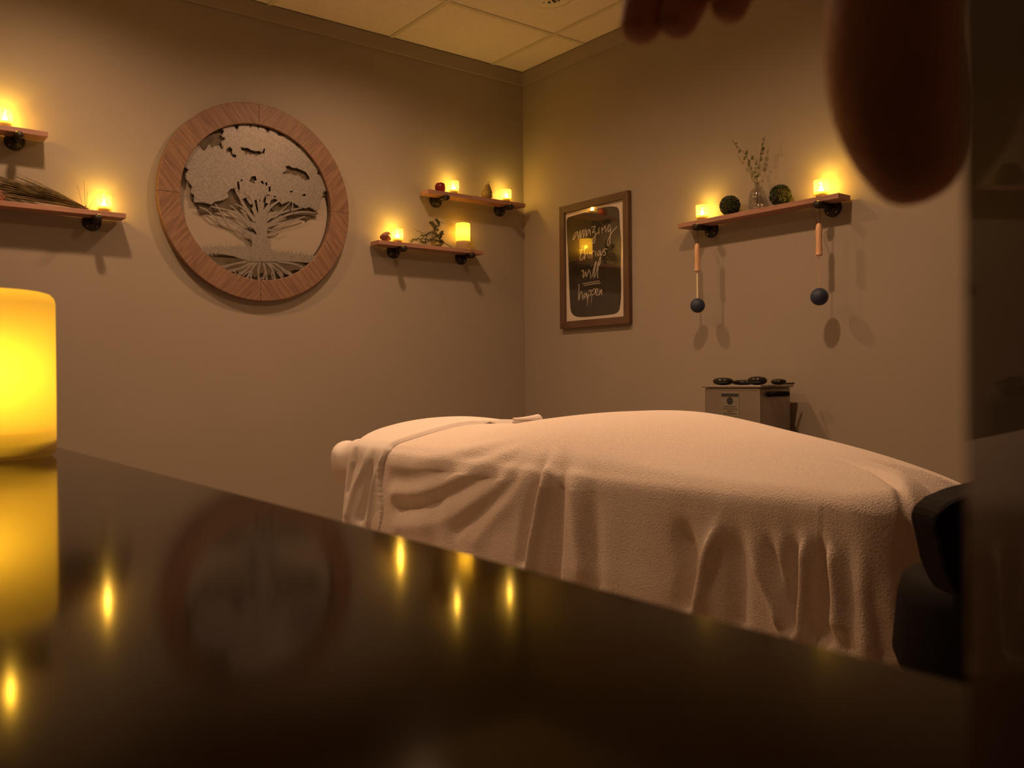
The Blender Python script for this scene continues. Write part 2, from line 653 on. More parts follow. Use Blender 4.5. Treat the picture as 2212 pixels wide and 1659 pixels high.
pillar('pillar_candle', (at_l(1000, 505, .052)[0], YW - .052, ZL), .036, .134, 'tall glowing yellow pillar candle at the right end of the lower shelf',
       .090, .62, .004, .050)
pillar('pillar_candle', (.1088, .8815, CT), .0513, .1443, 'large glowing pillar candle on the counter at the left picture edge', .074, .28, .009, .022, (-.012, -.020))

# ------------------------------------------------------------------ round tree wall art
tc = lw(545, 437, .02)
TX, TZ = 1.4745, 1.7385
TR, TI, TD = .428, .337, .034
art = empty('tree_wall_art', (TX, YW, TZ - TR), 'round wooden framed metal tree cutout on the left wall', 'wall art')
for q in range(4):
    bm = bmesh.new()
    n = 24
    a0 = math.pi / 2 * q + .002
    a1 = math.pi / 2 * (q + 1) - .002
    rings = []
    for k in range(n + 1):
        a = a0 + (a1 - a0) * k / n
        c, s = math.cos(a), math.sin(a)
        rings.append([bm.verts.new((r * c, -d, r * s + TR)) for r, d in
                      ((TI, .004), (TI, TD - .002), (TI + .002, TD), (TR - .003, TD), (TR, TD - .003), (TR, .004))])
    for a, b in zip(rings[:-1], rings[1:]):
        for k in range(6):
            j = (k + 1) % 6
            bm.faces.new((a[k], b[k], b[j], a[j]))
    bm.faces.new(rings[0])
    bm.faces.new(rings[-1][::-1])
    bmesh.ops.recalc_face_normals(bm, faces=bm.faces)
    ang = math.radians([50, -50, 50, -50][q])
    sec = link('frame_section', bm, mat_wood('chevron_%d' % (q % 2), (.14, .074, .045), (.26, .147, .093), axis='X', scale=9, angle=ang), art)
    # strips of the chevron parquet: thin score lines cut as dark inlays
link('back_rim', lathe([(TI - .004, .0), (TI + .02, .0), (TI + .02, .006), (TI - .004, .006)], 64, closed_ends=False), M_DARK_TIN, art, rot=(math.pi / 2, 0, 0), loc=(0, 0, TR))

SC = 3.4565


def zt(off):
    def f(x, y):
        p = lw(320 + x / SC, 200 - y / SC, off)
        return p[0] - TX, p[1] - YW, p[2] - (TZ - TR)
    return f


def clip_ring(P):
    """keep traced points inside the frame opening"""
    out = []
    f = zt(.02)
    cx, cy = 795, -817
    for x, y in P:
        out.append((x, -y))
    return out


def leafy(P, amp=9, step=16, seed=1):
    r = random.Random(seed)
    out = []
    n = len(P)
    for i in range(n):
        a, b = Vector(P[i]), Vector(P[(i + 1) % n])
        L = (b - a).length
        k = max(1, int(L / step))
        nrm = Vector((-(b - a).y, (b - a).x)) / max(L, 1e-3)
        for j in range(k):
            t = j / k
            off = (amp if j % 2 else -amp * .35) * r.uniform(.4, 1.1) if k > 1 and j else 0
            out.append(tuple(a + (b - a) * t + nrm * off))
    return out


def inside(P, rmax=.9985):
    """pull points that stray past the opening back under the frame edge"""
    out = []
    f = zt(.020)
    for x, y in P:
        p = f(x, -y)
        dx, dz = p[0], p[2] - TR
        R = math.hypot(dx, dz)
        lim = (TI + .012) * rmax
        if R > lim:
            # move towards the centre in traced space
            t = lim / R
            x, y = 795 + (x - 795) * t, 817 + (y - 817) * t
        out.append((x, -y))
    return out


crown = [(275, 500), (290, 465), (320, 450), (345, 410), (380, 400), (395, 425), (420, 440), (455, 390), (475, 415), (500, 400), (530, 400),
         (545, 425), (560, 420), (550, 370), (580, 345), (550, 320), (570, 290), (550, 255), (585, 240), (630, 240), (650, 270), (668, 285),
         (680, 245), (720, 235), (755, 240), (765, 275), (775, 235), (805, 235), (820, 275), (840, 255), (870, 270), (895, 305), (915, 275),
         (950, 290), (975, 325), (1040, 325), (1075, 350), (1110, 400), (1165, 420), (1180, 460), (1220, 515), (1255, 525), (1270, 570),
         (1260, 610), (1305, 625), (1340, 690), (1345, 730), (1310, 735), (1290, 800), (1270, 850), (1285, 862), (1250, 880), (1205, 852),
         (1170, 862), (1130, 852), (1090, 822), (1050, 812), (1000, 830), (965, 800), (925, 770), (890, 760), (860, 790), (800, 800), (760, 790),
         (735, 780), (700, 790), (680, 750), (655, 710), (620, 715), (590, 745), (600, 775), (560, 800), (500, 812), (470, 832), (430, 822),
         (400, 818), (345, 815), (345, 765), (320, 740), (330, 700), (285, 640), (280, 610), (305, 575), (280, 555)]
holes = [[(578, 425), (610, 400), (630, 420), (632, 455), (660, 465), (658, 488), (630, 485), (610, 450), (580, 448)],
         [(685, 402), (715, 410), (740, 408), (770, 425), (800, 435), (825, 432), (850, 440), (865, 412), (876, 420), (872, 455), (845, 462), (810, 475),
          (780, 462), (765, 472), (745, 455), (728, 470), (712, 440), (695, 430)],
         [(995, 605), (1030, 575), (1025, 548), (1055, 543), (1075, 558), (1110, 560), (1145, 575), (1180, 590), (1200, 620), (1210, 648), (1175, 660),
          (1145, 640), (1120, 620), (1090, 622), (1060, 605), (1020, 612)],
         [(752, 660), (775, 625), (803, 622), (812, 655), (790, 660), (800, 682), (775, 672)],
         [(838, 660), (856, 658), (866, 685), (848, 680)], [(874, 668), (890, 672), (890, 698), (876, 690)],
         [(898, 705), (914, 700), (915, 735), (900, 742)], [(664, 668), (678, 662), (684, 700), (682, 736), (668, 715)],
         [(690, 645), (708, 652), (694, 668)], [(1054, 738), (1078, 732), (1080, 742), (1060, 746)], [(1150, 762), (1172, 755), (1180, 768), (1158, 776)],
         [(730, 780), (770, 795), (785, 825), (765, 838), (745, 815)], [(885, 770), (955, 772), (950, 790), (920, 800), (905, 835), (875, 820)]]
front = [inside(leafy(crown, 6, 15, 3))] + [[(x, -y) for x, y in h] for h in holes]
DV = Vector((0, .0016, 0))
link('crown', prism(front, zt(.0200), DV), M_METAL, art)
backc = [(335, 440), (360, 360), (420, 320), (540, 300), (640, 225), (900, 235), (1020, 305), (1100, 365), (1200, 480), (1290, 560), (1345, 690), (1370, 760),
         (1310, 770), (1280, 800), (1240, 880), (1258, 935), (1215, 930), (1185, 960), (1150, 935), (1090, 930), (1050, 940), (1000, 900), (960, 900), (900, 860), (830, 900),
         (760, 890), (700, 850), (650, 870), (590, 870), (520, 880), (470, 900), (430, 895), (400, 905), (370, 890), (380, 850), (340, 830), (312, 770), (320, 700),
         (270, 600), (265, 520), (300, 470)]


def leaf_fringe(loops, off, seed, L0=9, L1=17):
    r = random.Random(seed)
    f = zt(off)
    bm = bmesh.new()
    for lp in loops:
        n = len(lp)
        for i in range(n):
            a, b = Vector(lp[i]), Vector(lp[(i + 1) % n])
            k = max(1, int((b - a).length / 11))
            for j in range(k):
                c = a + (b - a) * (j / k)
                an = r.uniform(0, 2 * math.pi)
                L, wd = r.uniform(L0, L1), r.uniform(7, 11)
                d = Vector((math.cos(an), math.sin(an)))
                q = Vector((-d.y, d.x))
                sh = [c - d * L * .5, c - d * L * .15 + q * wd * .5, c + d * L * .25 + q * wd * .4, c + d * L * .5, c + d * L * .25 - q * wd * .4, c - d * L * .15 - q * wd * .5]
                sh = inside([(v.x, v.y) for v in sh])
                bm.faces.new([bm.verts.new(f(x, y)) for x, y in sh])
    return bm


fo_ = link('leaf_fringe', leaf_fringe([crown] + [h for h in holes if len(h) > 8], .0203, 21), M_METAL, art, kind='stuff')
md = fo_.modifiers.new('solid', 'SOLIDIFY'); md.thickness = .0012
link('back_foliage', prism([inside(leafy(backc, 9, 17, 5))], zt(.0085), DV), M_DARK_TIN, art)  # same tin as the crown, its shade put into the darker colour


def stroke(P, w0, w1):
    P = smooth_path([(x, y, 0) for x, y in P], 5)
    n = len(P)
    Lp, Rp = [], []
    for i, p in enumerate(P):
        t = (P[min(i + 1, n - 1)] - P[max(0, i - 1)]).normalized()
        nn = Vector((-t.y, t.x, 0))
        w = (w0 + (w1 - w0) * i / (n - 1)) / 2
        Lp.append((p.x + nn.x * w, -(p.y + nn.y * w)))
        Rp.append((p.x - nn.x * w, -(p.y - nn.y * w)))
    return Lp + Rp[::-1]


trunk = [(735, 1260), (762, 1200), (778, 1130), (770, 1085), (735, 1050), (700, 1032), (730, 1028), (780, 1052), (815, 1060), (790, 1020), (752, 990), (725, 955), (765, 960),
         (800, 975), (795, 920), (770, 860), (800, 850), (820, 905), (830, 830), (870, 820), (858, 880), (900, 830), (915, 845), (890, 905), (960, 880), (965, 900), (890, 965),
         (885, 1000), (888, 1040), (888, 1100), (905, 1150), (950, 1190), (985, 1225), (960, 1262)]
link('trunk', prism([[(x, -y) for x, y in trunk]], zt(.0222), DV), M_METAL, art)
branches = [([(790, 1060), (720, 1035), (650, 985), (570, 955), (500, 930), (440, 880), (380, 850)], 26, 8),
            ([(600, 965), (560, 920), (530, 870), (500, 830)], 14, 9), ([(760, 1000), (700, 930), (640, 890), (560, 870), (470, 850)], 24, 8),
            ([(700, 935), (660, 880), (610, 840)], 14, 8), ([(800, 960), (740, 880), (690, 790), (650, 720)], 30, 12), ([(745, 890), (690, 850), (650, 830)], 14, 8),
            ([(800, 900), (780, 800), (720, 740)], 24, 12), ([(840, 900), (845, 820), (870, 740)], 30, 14), ([(870, 900), (930, 840), (990, 800)], 26, 12),
            ([(880, 950), (960, 910), (1050, 880), (1150, 860)], 24, 9), ([(885, 990), (960, 950), (1060, 905), (1170, 890), (1250, 900)], 22, 8),
            ([(885, 1005), (940, 985), (1010, 970), (1110, 945), (1170, 925)], 20, 9), ([(885, 1020), (930, 1030), (975, 1020), (1000, 1002)], 14, 8),
            ([(960, 905), (1010, 870), (1060, 820)], 14, 8), ([(1060, 880), (1080, 850), (1078, 815)], 9, 6), ([(830, 980), (835, 900), (820, 800)], 34, 18)]
for i, (P, a, b) in enumerate(branches):
    link('branch', prism([stroke(P, a, b)], zt(.0216 + .0001 * (i % 5)), DV), M_METAL, art)
grass = [(335, 1155), (430, 1160), (520, 1148), (600, 1152), (680, 1146), (770, 1150), (850, 1170), (940, 1190), (1030, 1190), (1120, 1205), (1200, 1215), (1290, 1220), (1285, 1262),
         (1230, 1272), (1080, 1262), (950, 1256), (700, 1246), (640, 1222), (500, 1198), (350, 1182)]
spiky = []
for i in range(len(grass)):
    a, b = grass[i], grass[(i + 1) % len(grass)]
    spiky.append(a)
    if i < 11 and i != 5 and i != 6:
        for k in range(1, 6):
            t = k / 6
            x = a[0] + (b[0] - a[0]) * t
            y = a[1] + (b[1] - a[1]) * t
            if k % 2:
                spiky += [(x - 5, y + 2), (x + random.uniform(-14, 14), y - random.uniform(12, 34)), (x + 6, y + 2)]
link('meadow', prism([inside(spiky)], zt(.0205), DV), M_METAL, art)
earth = [(390, 1228), (500, 1228), (640, 1236), (700, 1240), (950, 1254), (1110, 1268), (1195, 1296), (1170, 1335), (1090, 1322), (1030, 1345), (960, 1325), (900, 1365), (850, 1345), (800, 1380), (750, 1345), (700, 1360), (650, 1330),
         (590, 1330), (540, 1300), (470, 1285), (430, 1250)]
link('earth', prism([inside(earth)], zt(.0190), DV), M_DARK_TIN, art)
roots = [((780, 1250), (650, 1280), (500, 1310)), ((790, 1250), (680, 1310), (570, 1350)), ((800, 1250), (720, 1320), (650, 1400)), ((810, 1250), (760, 1330), (705, 1420)),
         ((825, 1250), (790, 1340), (765, 1440)), ((840, 1250), (830, 1340), (825, 1450)), ((855, 1250), (870, 1340), (890, 1445)), ((870, 1250), (920, 1330), (955, 1435)),
         ((885, 1250), (960, 1310), (1030, 1410)), ((900, 1250), (1010, 1300), (1090, 1380)), ((915, 1250), (1060, 1280), (1190, 1322)), ((700, 1270), (600, 1285), (530, 1330)),
         ((940, 1310), (1000, 1370), (985, 1420)), ((760, 1330), (720, 1370), (690, 1390)), ((880, 1370), (850, 1400), (855, 1440)), ((620, 1320), (640, 1350), (610, 1380)),
         ((1040, 1330), (1060, 1370), (1050, 1400))]
rj = random.Random(14)
roots = [(a, (b[0] + rj.uniform(-26, 26), b[1] + rj.uniform(-8, 8)), (c[0] + rj.uniform(-14, 14), c[1])) for a, b, c in roots]
roots += [((b[0], b[1]), ((b[0] + c[0]) / 2 + rj.uniform(-30, 30), (b[1] + c[1]) / 2), (c[0] + rj.uniform(-55, 55), c[1])) for a, b, c in roots[:11]]
for i, P in enumerate(roots):
    link('root', prism([inside([(x, -y) for x, y in stroke(P, 20 if i < 11 else 11, 9 if i < 11 else 7)])], zt(.0196 + .0001 * (i % 4)), DV), M_METAL, art)

# ------------------------------------------------------------------ framed lettering on the right wall
SP = 4.74


def zp(off, o):
    def f(x, y):
        p = rw(1180 + x / SP, 390 - y / SP, off)
        return p[0] - o.location.x, p[1] - o.location.y, p[2] - o.location.z
    return f


FO = .024
pl = rw(1180 + 130 / SP, 390 + 270 / SP, FO)
pr = rw(1180 + 835 / SP, 390 + 100 / SP, FO)
pb = rw(1180 + 130 / SP, 390 + 1522 / SP, FO)
y1, y0, z1, z0 = pl[1], pr[1], (pl[2] + pr[2]) / 2, pb[2]
post = empty('framed_print', (XW, (y0 + y1) / 2, z0), 'framed black and white print lettered amazing things will happen', 'picture')
fw = .036
px0, px1 = XW - FO, XW - .001


def rail(c, material):
    bm = bmesh.new()
    f = [bm.verts.new((px0, y, z)) for y, z in c]
    b = [bm.verts.new((px1, y, z)) for y, z in c]
    bm.faces.new(f[::-1])
    bm.faces.new(b)
    for k in range(4):
        j = (k + 1) % 4
        bm.faces.new((f[k], f[j], b[j], b[k]))
    bmesh.ops.recalc_face_normals(bm, faces=bm.faces)
    link('frame_rail', local(bm, post), material, post, bevel=.0015)


rail([(y0, z0), (y1, z0), (y1 - fw, z0 + fw), (y0 + fw, z0 + fw)], M_FRAMEY)
rail([(y0, z1), (y1, z1), (y1 - fw, z1 - fw), (y0 + fw, z1 - fw)], M_FRAMEY)
rail([(y0, z0), (y0 + fw, z0 + fw), (y0 + fw, z1 - fw), (y0, z1)], M_FRAME)
rail([(y1, z0), (y1 - fw, z0 + fw), (y1 - fw, z1 - fw), (y1, z1)], M_FRAME)
link('paper', local(box(XW - .0100, XW - .0085, y0 + fw - .004, y1 - fw + .004, z0 + fw - .004, z1 - fw + .004), post), M_PAPER, post)
link('glass_pane', local(box(XW - .0160, XW - .0145, y0 + fw - .003, y1 - fw + .003, z0 + fw - .003, z1 - fw + .003), post), M_PANE, post)
blob = [(208, 420), (215, 390), (240, 372), (330, 345), (450, 308), (560, 278), (650, 265), (715, 270), (738, 290), (748, 330), (756, 480), (768, 640), (766, 800), (764, 950),
        (768, 1050), (764, 1200), (752, 1310), (735, 1345), (700, 1365), (600, 1380), (500, 1390), (400, 1398), (330, 1398), (285, 1382), (258, 1350), (247, 1300), (238, 1150), (230, 950), (224, 780),
        (213, 600)]
blobs = [(p.x, p.y) for p in smooth_path([(x, -y, 0) for x, y in blob + blob[:1]], 4)][:-1]
link('black_shape', prism([blobs], zp(.0102, post), Vector((.0001, 0, 0))), M_INK, post)
WORDS = {
    'amazing': [[(326, 522), (300, 532), (282, 575), (276, 608), (300, 572), (322, 530), (326, 560), (333, 602)],
                [(333, 602), (348, 508), (352, 590), (376, 500), (382, 585), (402, 496), (408, 578)],
                [(442, 500), (418, 520), (412, 570), (432, 535), (446, 502), (452, 562)],
                [(462, 480), (502, 468), (472, 535), (496, 522), (502, 560), (494, 622), (474, 645), (470, 618), (492, 575), (540, 522)],
                [(538, 482), (540, 546)], [(561, 428), (565, 434)], [(572, 542), (570, 480), (580, 505), (602, 466), (612, 530)],
                [(652, 448), (632, 478), (634, 522), (655, 500), (662, 450), (658, 520), (652, 620), (636, 666), (624, 650), (640, 590), (680, 520), (724, 470)]],
    'things': [[(370, 660), (352, 760), (346, 805), (360, 812), (385, 780)], [(336, 716), (398, 702)], [(392, 680), (390, 806), (402, 758), (420, 745), (432, 795)], [(446, 735), (449, 800)],
               [(468, 797), (470, 732), (490, 720), (503, 735), (506, 776)],
               [(545, 714), (524, 740), (530, 772), (548, 742), (552, 716), (556, 800), (546, 862), (534, 850), (548, 795), (592, 702)],
               [(628, 706), (604, 698), (590, 714), (606, 740), (600, 766), (580, 764)]],
    'will': [[(360, 930), (380, 920), (378, 996), (404, 932), (410, 986), (440, 908)], [(448, 925), (456, 1004)], [(456, 868), (460, 874)],
             [(468, 985), (500, 850), (512, 836), (492, 930), (490, 1000)], [(500, 985), (532, 836), (540, 830), (526, 930), (528, 1000)],
             [(370, 1058), (460, 1042), (545, 1028)], [(388, 1075), (470, 1060), (555, 1048)]],
    'happen': [[(336, 1058), (332, 1225), (350, 1150), (366, 1145), (372, 1222)], [(410, 1148), (388, 1168), (386, 1206), (406, 1172), (412, 1150), (416, 1206)],
               [(434, 1130), (418, 1290), (430, 1155), (456, 1120), (456, 1165), (430, 1186)], [(472, 1118), (458, 1275), (470, 1140), (498, 1108), (498, 1155), (470, 1172)],
               [(508, 1148), (530, 1130), (520, 1104), (508, 1130), (516, 1176), (542, 1158)], [(546, 1176), (548, 1110), (552, 1150), (566, 1112), (566, 1160), (576, 1168)]]}
for w, strokes in WORDS.items():
    bm = bmesh.new()
    f = zp(.0106, post)
    for s in strokes:
        P = smooth_path([(x, -y, 0) for x, y in s], 6)
        wd = 2.8
        prev = None
        for i, p in enumerate(P):
            t = (P[min(i + 1, len(P) - 1)] - P[max(0, i - 1)])
            t = t.normalized() if t.length > 1e-6 else Vector((1, 0, 0))
            n = Vector((-t.y, t.x, 0)) * wd + t * 0
            cur = (bm.verts.new(f(p.x + n.x, p.y + n.y)), bm.verts.new(f(p.x - n.x, p.y - n.y)))
            if prev:
                bm.faces.new((prev[0], prev[1], cur[1], cur[0]))
            prev = cur
    link('lettering', bm, M_PAPER, post)

# ------------------------------------------------------------------ things on the shelves
# apple
p = at_l(950, 404)
ap = empty('apple', (p[0], YW - .052, ZU), 'small dark red apple on the upper shelf by the corner', 'fruit')
ar = .0275
link('apple_body', lathe([(0, .006), (.008, .002), (.016, .001), (.023, .009), (ar, .024), (ar * .97, .034), (.021, .045), (.012, .0495), (.005, .047), (0, .044)], 32), M_APPLE, ap, True)
link('stem', tube([(0, 0, .044), (.002, 0, .051)], .0012, 6), M_STEM, ap)
# pear
p = at_l(1050, 415)
pe = empty('pear', (p[0], YW - .052, ZU), 'olive brown pear with a curved stem on the upper shelf', 'fruit')
link('pear_body', lathe([(0, .004), (.008, .001), (.02, .004), (.030, .018), (.0315, .028), (.028, .041), (.0205, .054), (.0155, .066), (.0125, .075), (.007, .081), (0, .082)], 32),
     M_PEAR, pe, True, rot=(0, math.radians(6), 0))
link('stem', tube(smooth_path([(.008, 0, .080), (.010, 0, .087), (.016, 0, .092), (.021, 0, .093)], 4), .0014, 6), M_STEM, pe)


def rock(name, x, y, z, r, seed, label, material):
    bm = bmesh.new()
    bmesh.ops.create_icosphere(bm, subdivisions=2, radius=1)
    rr = random.Random(seed)
    planes = [(Vector((rr.gauss(0, 1), rr.gauss(0, 1), rr.gauss(0, .8))).normalized(), rr.uniform(.62, .9)) for _ in range(12)]
    for v in bm.verts:
        for n, d in planes:
            e = v.co.dot(n) - d
            if e > 0:
                v.co -= n * e
        v.co = Vector((v.co.x * 1.0, v.co.y * .9, v.co.z * .85)) * r
    zmin = min(v.co.z for v in bm.verts)
    for v in bm.verts:
        v.co.z -= zmin
    o = link(name, bm, material, loc=(x, y, z))
    return tag(o, label, 'rock')


rock('rock', at_l(831, 509)[0], YW - .055, ZL, .034, 4, 'small faceted reddish rock on the lower shelf', M_AGATE)
rock('rock', at_l(-6, 425)[0], YW - .060, ZL, .030, 9, 'brown rock at the left picture edge beside the dried grass', M_AGATE)

# dried grass bundle on the lower left shelf
gx = lw(178, 450, .055)[0]
gr = empty('dried_grass_bundle', (gx, YW - .055, ZL), 'bundle of dried grass fanning to the left on the lower shelf', 'dried plant')
bm = bmesh.new()
rr = random.Random(11)
for k in range(210):
    ang = math.radians(rr.triangular(1.5, 33, 13))
    L = rr.uniform(.25, .43) * (1.0 if ang < .35 else .62)
    yo = rr.uniform(-.028, .022)
    p0 = Vector((rr.uniform(-.012, .02), yo * .25, .005 + rr.uniform(0, .006)))
    bend = rr.uniform(-.018, .012)
    pts = []
    for t in (0, .35, .7, 1):
        z = p0.z + L * t * math.sin(ang) * (1 - .22 * t) + bend * t * t
        pts.append(Vector((p0.x - L * t * math.cos(ang), p0.y + yo * t, max(.002, z))))
    w = rr.uniform(.0009, .0017)
    tube(pts, [w, w * .9, w * .7, w * .3], 4, bm, caps=False)
link('blades', bm, M_GRASS, gr, kind='stuff')
bm = bmesh.new()
for dx, hh, bx in ((-.02, .095, .002), (.004, .075, .014), (.028, .062, .022), (-.004, .115, .010)):
    tube(smooth_path([(bx, 0, .006), (bx + dx * .4, 0, hh * .5), (bx + dx, 0, hh)], 4), .0007, 4, bm)
link('stalks', bm, M_GRASS, gr)
link('binding', tube([(.006, -.010, .008), (.012, 0, .018), (.010, .010, .008)], .0022, 6), M_STEM, gr)


# leafy sprig lying on the lower shelf right of the tree art
def leaf_quad(bm, p, d, up, L, Wd):
    d = d.normalized()
    s = d.cross(up)
    s = s.normalized() if s.length > 1e-4 else Vector((1, 0, 0))
    n = s.cross(d)
    a = bm.verts.new(p)
    b = bm.verts.new(p + d * L * .5 + s * Wd * .5 + n * Wd * .15)
    c = bm.verts.new(p + d * L)
    e = bm.verts.new(p + d * L * .5 - s * Wd * .5 + n * Wd * .15)
    bm.faces.new((a, b, c, e))


sx = lw(958, 528, .055)[0]
sp = empty('green_sprig', (sx, YW - .060, ZL), 'tangled green leafy sprig lying on the lower shelf beside the pillar candle', 'plant')


def sprig_pt(zx, zy):
    q = lw(780 + zx / 5.722, 370 + zy / 5.722, .060)
    return Vector((q[0] - sp.location.x, 0, q[2] - sp.location.z))


paths = [[(1125, 935), (1020, 870), (960, 800), (930, 740), (915, 680), (895, 620)], [(1020, 870), (940, 860), (840, 850), (740, 840), (650, 850), (600, 870)],
         [(960, 800), (880, 830), (800, 880), (720, 870)], [(940, 740), (890, 700), (860, 655), (850, 640)], [(925, 700), (960, 660), (945, 620), (940, 605)],
         [(960, 830), (1000, 900), (960, 915)], [(930, 780), (860, 760), (800, 790), (740, 800)], [(985, 830), (975, 780), (985, 760)]]
tend = [[(830, 780), (760, 760), (700, 745), (680, 720), (665, 715)], [(940, 640), (985, 625), (1010, 645), (1035, 640)], [(820, 800), (740, 745), (690, 735)]]
stb = bmesh.new()
lfb = bmesh.new()
rr = random.Random(5)
for i, P in enumerate(paths):
    Q = smooth_path([sprig_pt(*q) + Vector((0, rr.uniform(-.015, .015), 0)) for q in P], 6)
    for q in Q:
        q.z = max(q.z, .003)
    tube(Q, .0018 if i == 0 else .0011, 5, stb)
    for j, q in enumerate(Q):
        if i == 0 and j < 6:
            continue
        t = (Q[min(j + 1, len(Q) - 1)] - Q[max(0, j - 1)]).normalized()
        for k in range(5):
            d = (t * .5 + Vector((rr.gauss(0, .7), rr.gauss(0, .7), rr.gauss(.1, .7))))
            leaf_quad(lfb, q, d, Vector((rr.gauss(0, 1), rr.gauss(0, 1), 1)), rr.uniform(.009, .017), rr.uniform(.004, .007))
for P in tend:
    Q = smooth_path([sprig_pt(*q) for q in P], 6)
    tube(Q, .0007, 4, stb)
for v in lfb.verts:
    v.co.z = max(v.co.z, .001)
    v.co.y = min(v.co.y, .040)
link('stems', stb, M_STEM, sp)
link('foliage', lfb, M_SPRIG, sp, kind='stuff')


# boxwood balls
def boxwood(px, py, label, seed):
    q = rw(px, py, .052)
    R = .041
    o = empty('boxwood_ball', (XW - .056, q[1], ZL + .003), label, 'topiary', 'round boxwood balls on the right wall shelf')
    core = bmesh.new()
    bmesh.ops.create_icosphere(core, subdivisions=3, radius=R * .88)
    for v in core.verts:
        v.co.z += R
    link('core', core, M_STEM, o, True)
    bm = bmesh.new()
    rr = random.Random(seed)
    for k in range(900):
        n = Vector((rr.gauss(0, 1), rr.gauss(0, 1), rr.gauss(0, 1))).normalized()
        tq = n.cross(Vector((rr.gauss(0, 1), rr.gauss(0, 1), rr.gauss(0, 1)))).normalized()
        leaf_quad(bm, n * R * .88 + Vector((0, 0, R)), n * .75 + tq, n, rr.uniform(.008, .012), rr.uniform(.005, .007))
    for v in bm.verts:
        v.co.z = max(.0008, v.co.z)
        v.co.x = min(v.co.x, .054)
    link('leaves', bm, M_LEAF_DARK, o, kind='stuff')


boxwood(1578, 440, 'dark green boxwood ball left of the glass bottle', 3)
boxwood(1687, 418, 'dark green boxwood ball right of the glass bottle', 8)

# bottle with eucalyptus
q = rw(1550 + 715 / 8.294, 440, .052)
bo = empty('glass_bottle', (XW - .052, q[1], ZL + .003), 'clear round glass bottle with a short neck on the right wall shelf', 'bottle')
link('bottle_glass', lathe([(0, .001), (.030, .001), (.0335, .004), (.034, .040), (.033, .062), (.027, .079), (.016, .089), (.0115, .096), (.0110, .108), (.0135, .111), (.0135, .1145), (.0105, .115),
                            (.0095, .108), (.0098, .096), (.014, .0875), (.025, .077), (.031, .061), (.032, .040), (.0315, .006), (0, .004)], 40), M_CLEAR, bo, True)
eu = empty('eucalyptus_sprigs', (XW - .052, q[1], ZL + .010), 'two eucalyptus stems with round leaves standing in the glass bottle', 'plant')


def eu_pt(zx, zy):
    g = rw(1550 + zx / 8.294, 280 + zy / 8.294, .052)
    return Vector((0, g[1] - eu.location.y, g[2] - eu.location.z))


stems = [[(700, 1380), (705, 1100), (700, 900), (640, 790), (590, 650), (500, 450), (400, 350), (300, 245), (270, 190)],
         [(720, 1380), (712, 1100), (705, 900), (745, 680), (765, 520), (790, 345), (830, 230), (850, 110)]]
for P in stems:
    Q = smooth_path([eu_pt(*g) for g in P], 5)
    Q = [Vector((0, max(-.008, min(.008, v.y)) if v.z < .105 else v.y, max(v.z, 0))) for v in Q]
    link('stem', tube(Q, .0009, 5), M_STEM, eu)
leaf_list = [(300, 245, 38, 18), (350, 315, 30, 22), (390, 390, 34, 34), (490, 415, 44, 40), (480, 510, 44, 42), (545, 490, 20, 22), (565, 565, 44, 28), (522, 605, 26, 30), (590, 640, 40, 30),
             (620, 695, 40, 24), (650, 762, 42, 26), (640, 830, 34, 40), (715, 822, 46, 34), (680, 850, 36, 28), (830, 185, 22, 30), (832, 272, 36, 34), (795, 345, 46, 42), (765, 430, 32, 34), (805, 420, 22, 28),
             (765, 520, 42, 40), (742, 680, 40, 26), (610, 505, 40, 36), (680, 600, 36, 38)]
rr = random.Random(2)
for (zx, zy, a, b) in leaf_list:
    c = eu_pt(zx, zy)
    c.x = rr.uniform(-.012, .012)
    bm = bmesh.new()
    kx, kz = a / 8.294 * 3.45 / FPX, b / 8.294 * 3.45 / FPX
    ring = [bm.verts.new((rr.uniform(-.0015, .0015) + math.cos(t) * kx * .35, math.cos(t) * kx, math.sin(t) * kz)) for t in [2 * math.pi * k / 12 for k in range(12)]]
    ctr = bm.verts.new((-.002, 0, 0))
    ctr2 = bm.verts.new((.0006, 0, 0))
    for k in range(12):
        bm.faces.new((ring[k], ring[(k + 1) % 12], ctr))
        bm.faces.new((ring[(k + 1) % 12], ring[k], ctr2))
    for v in bm.verts:
        v.co += c
    link('leaf', bm, M_LEAF, eu, True)


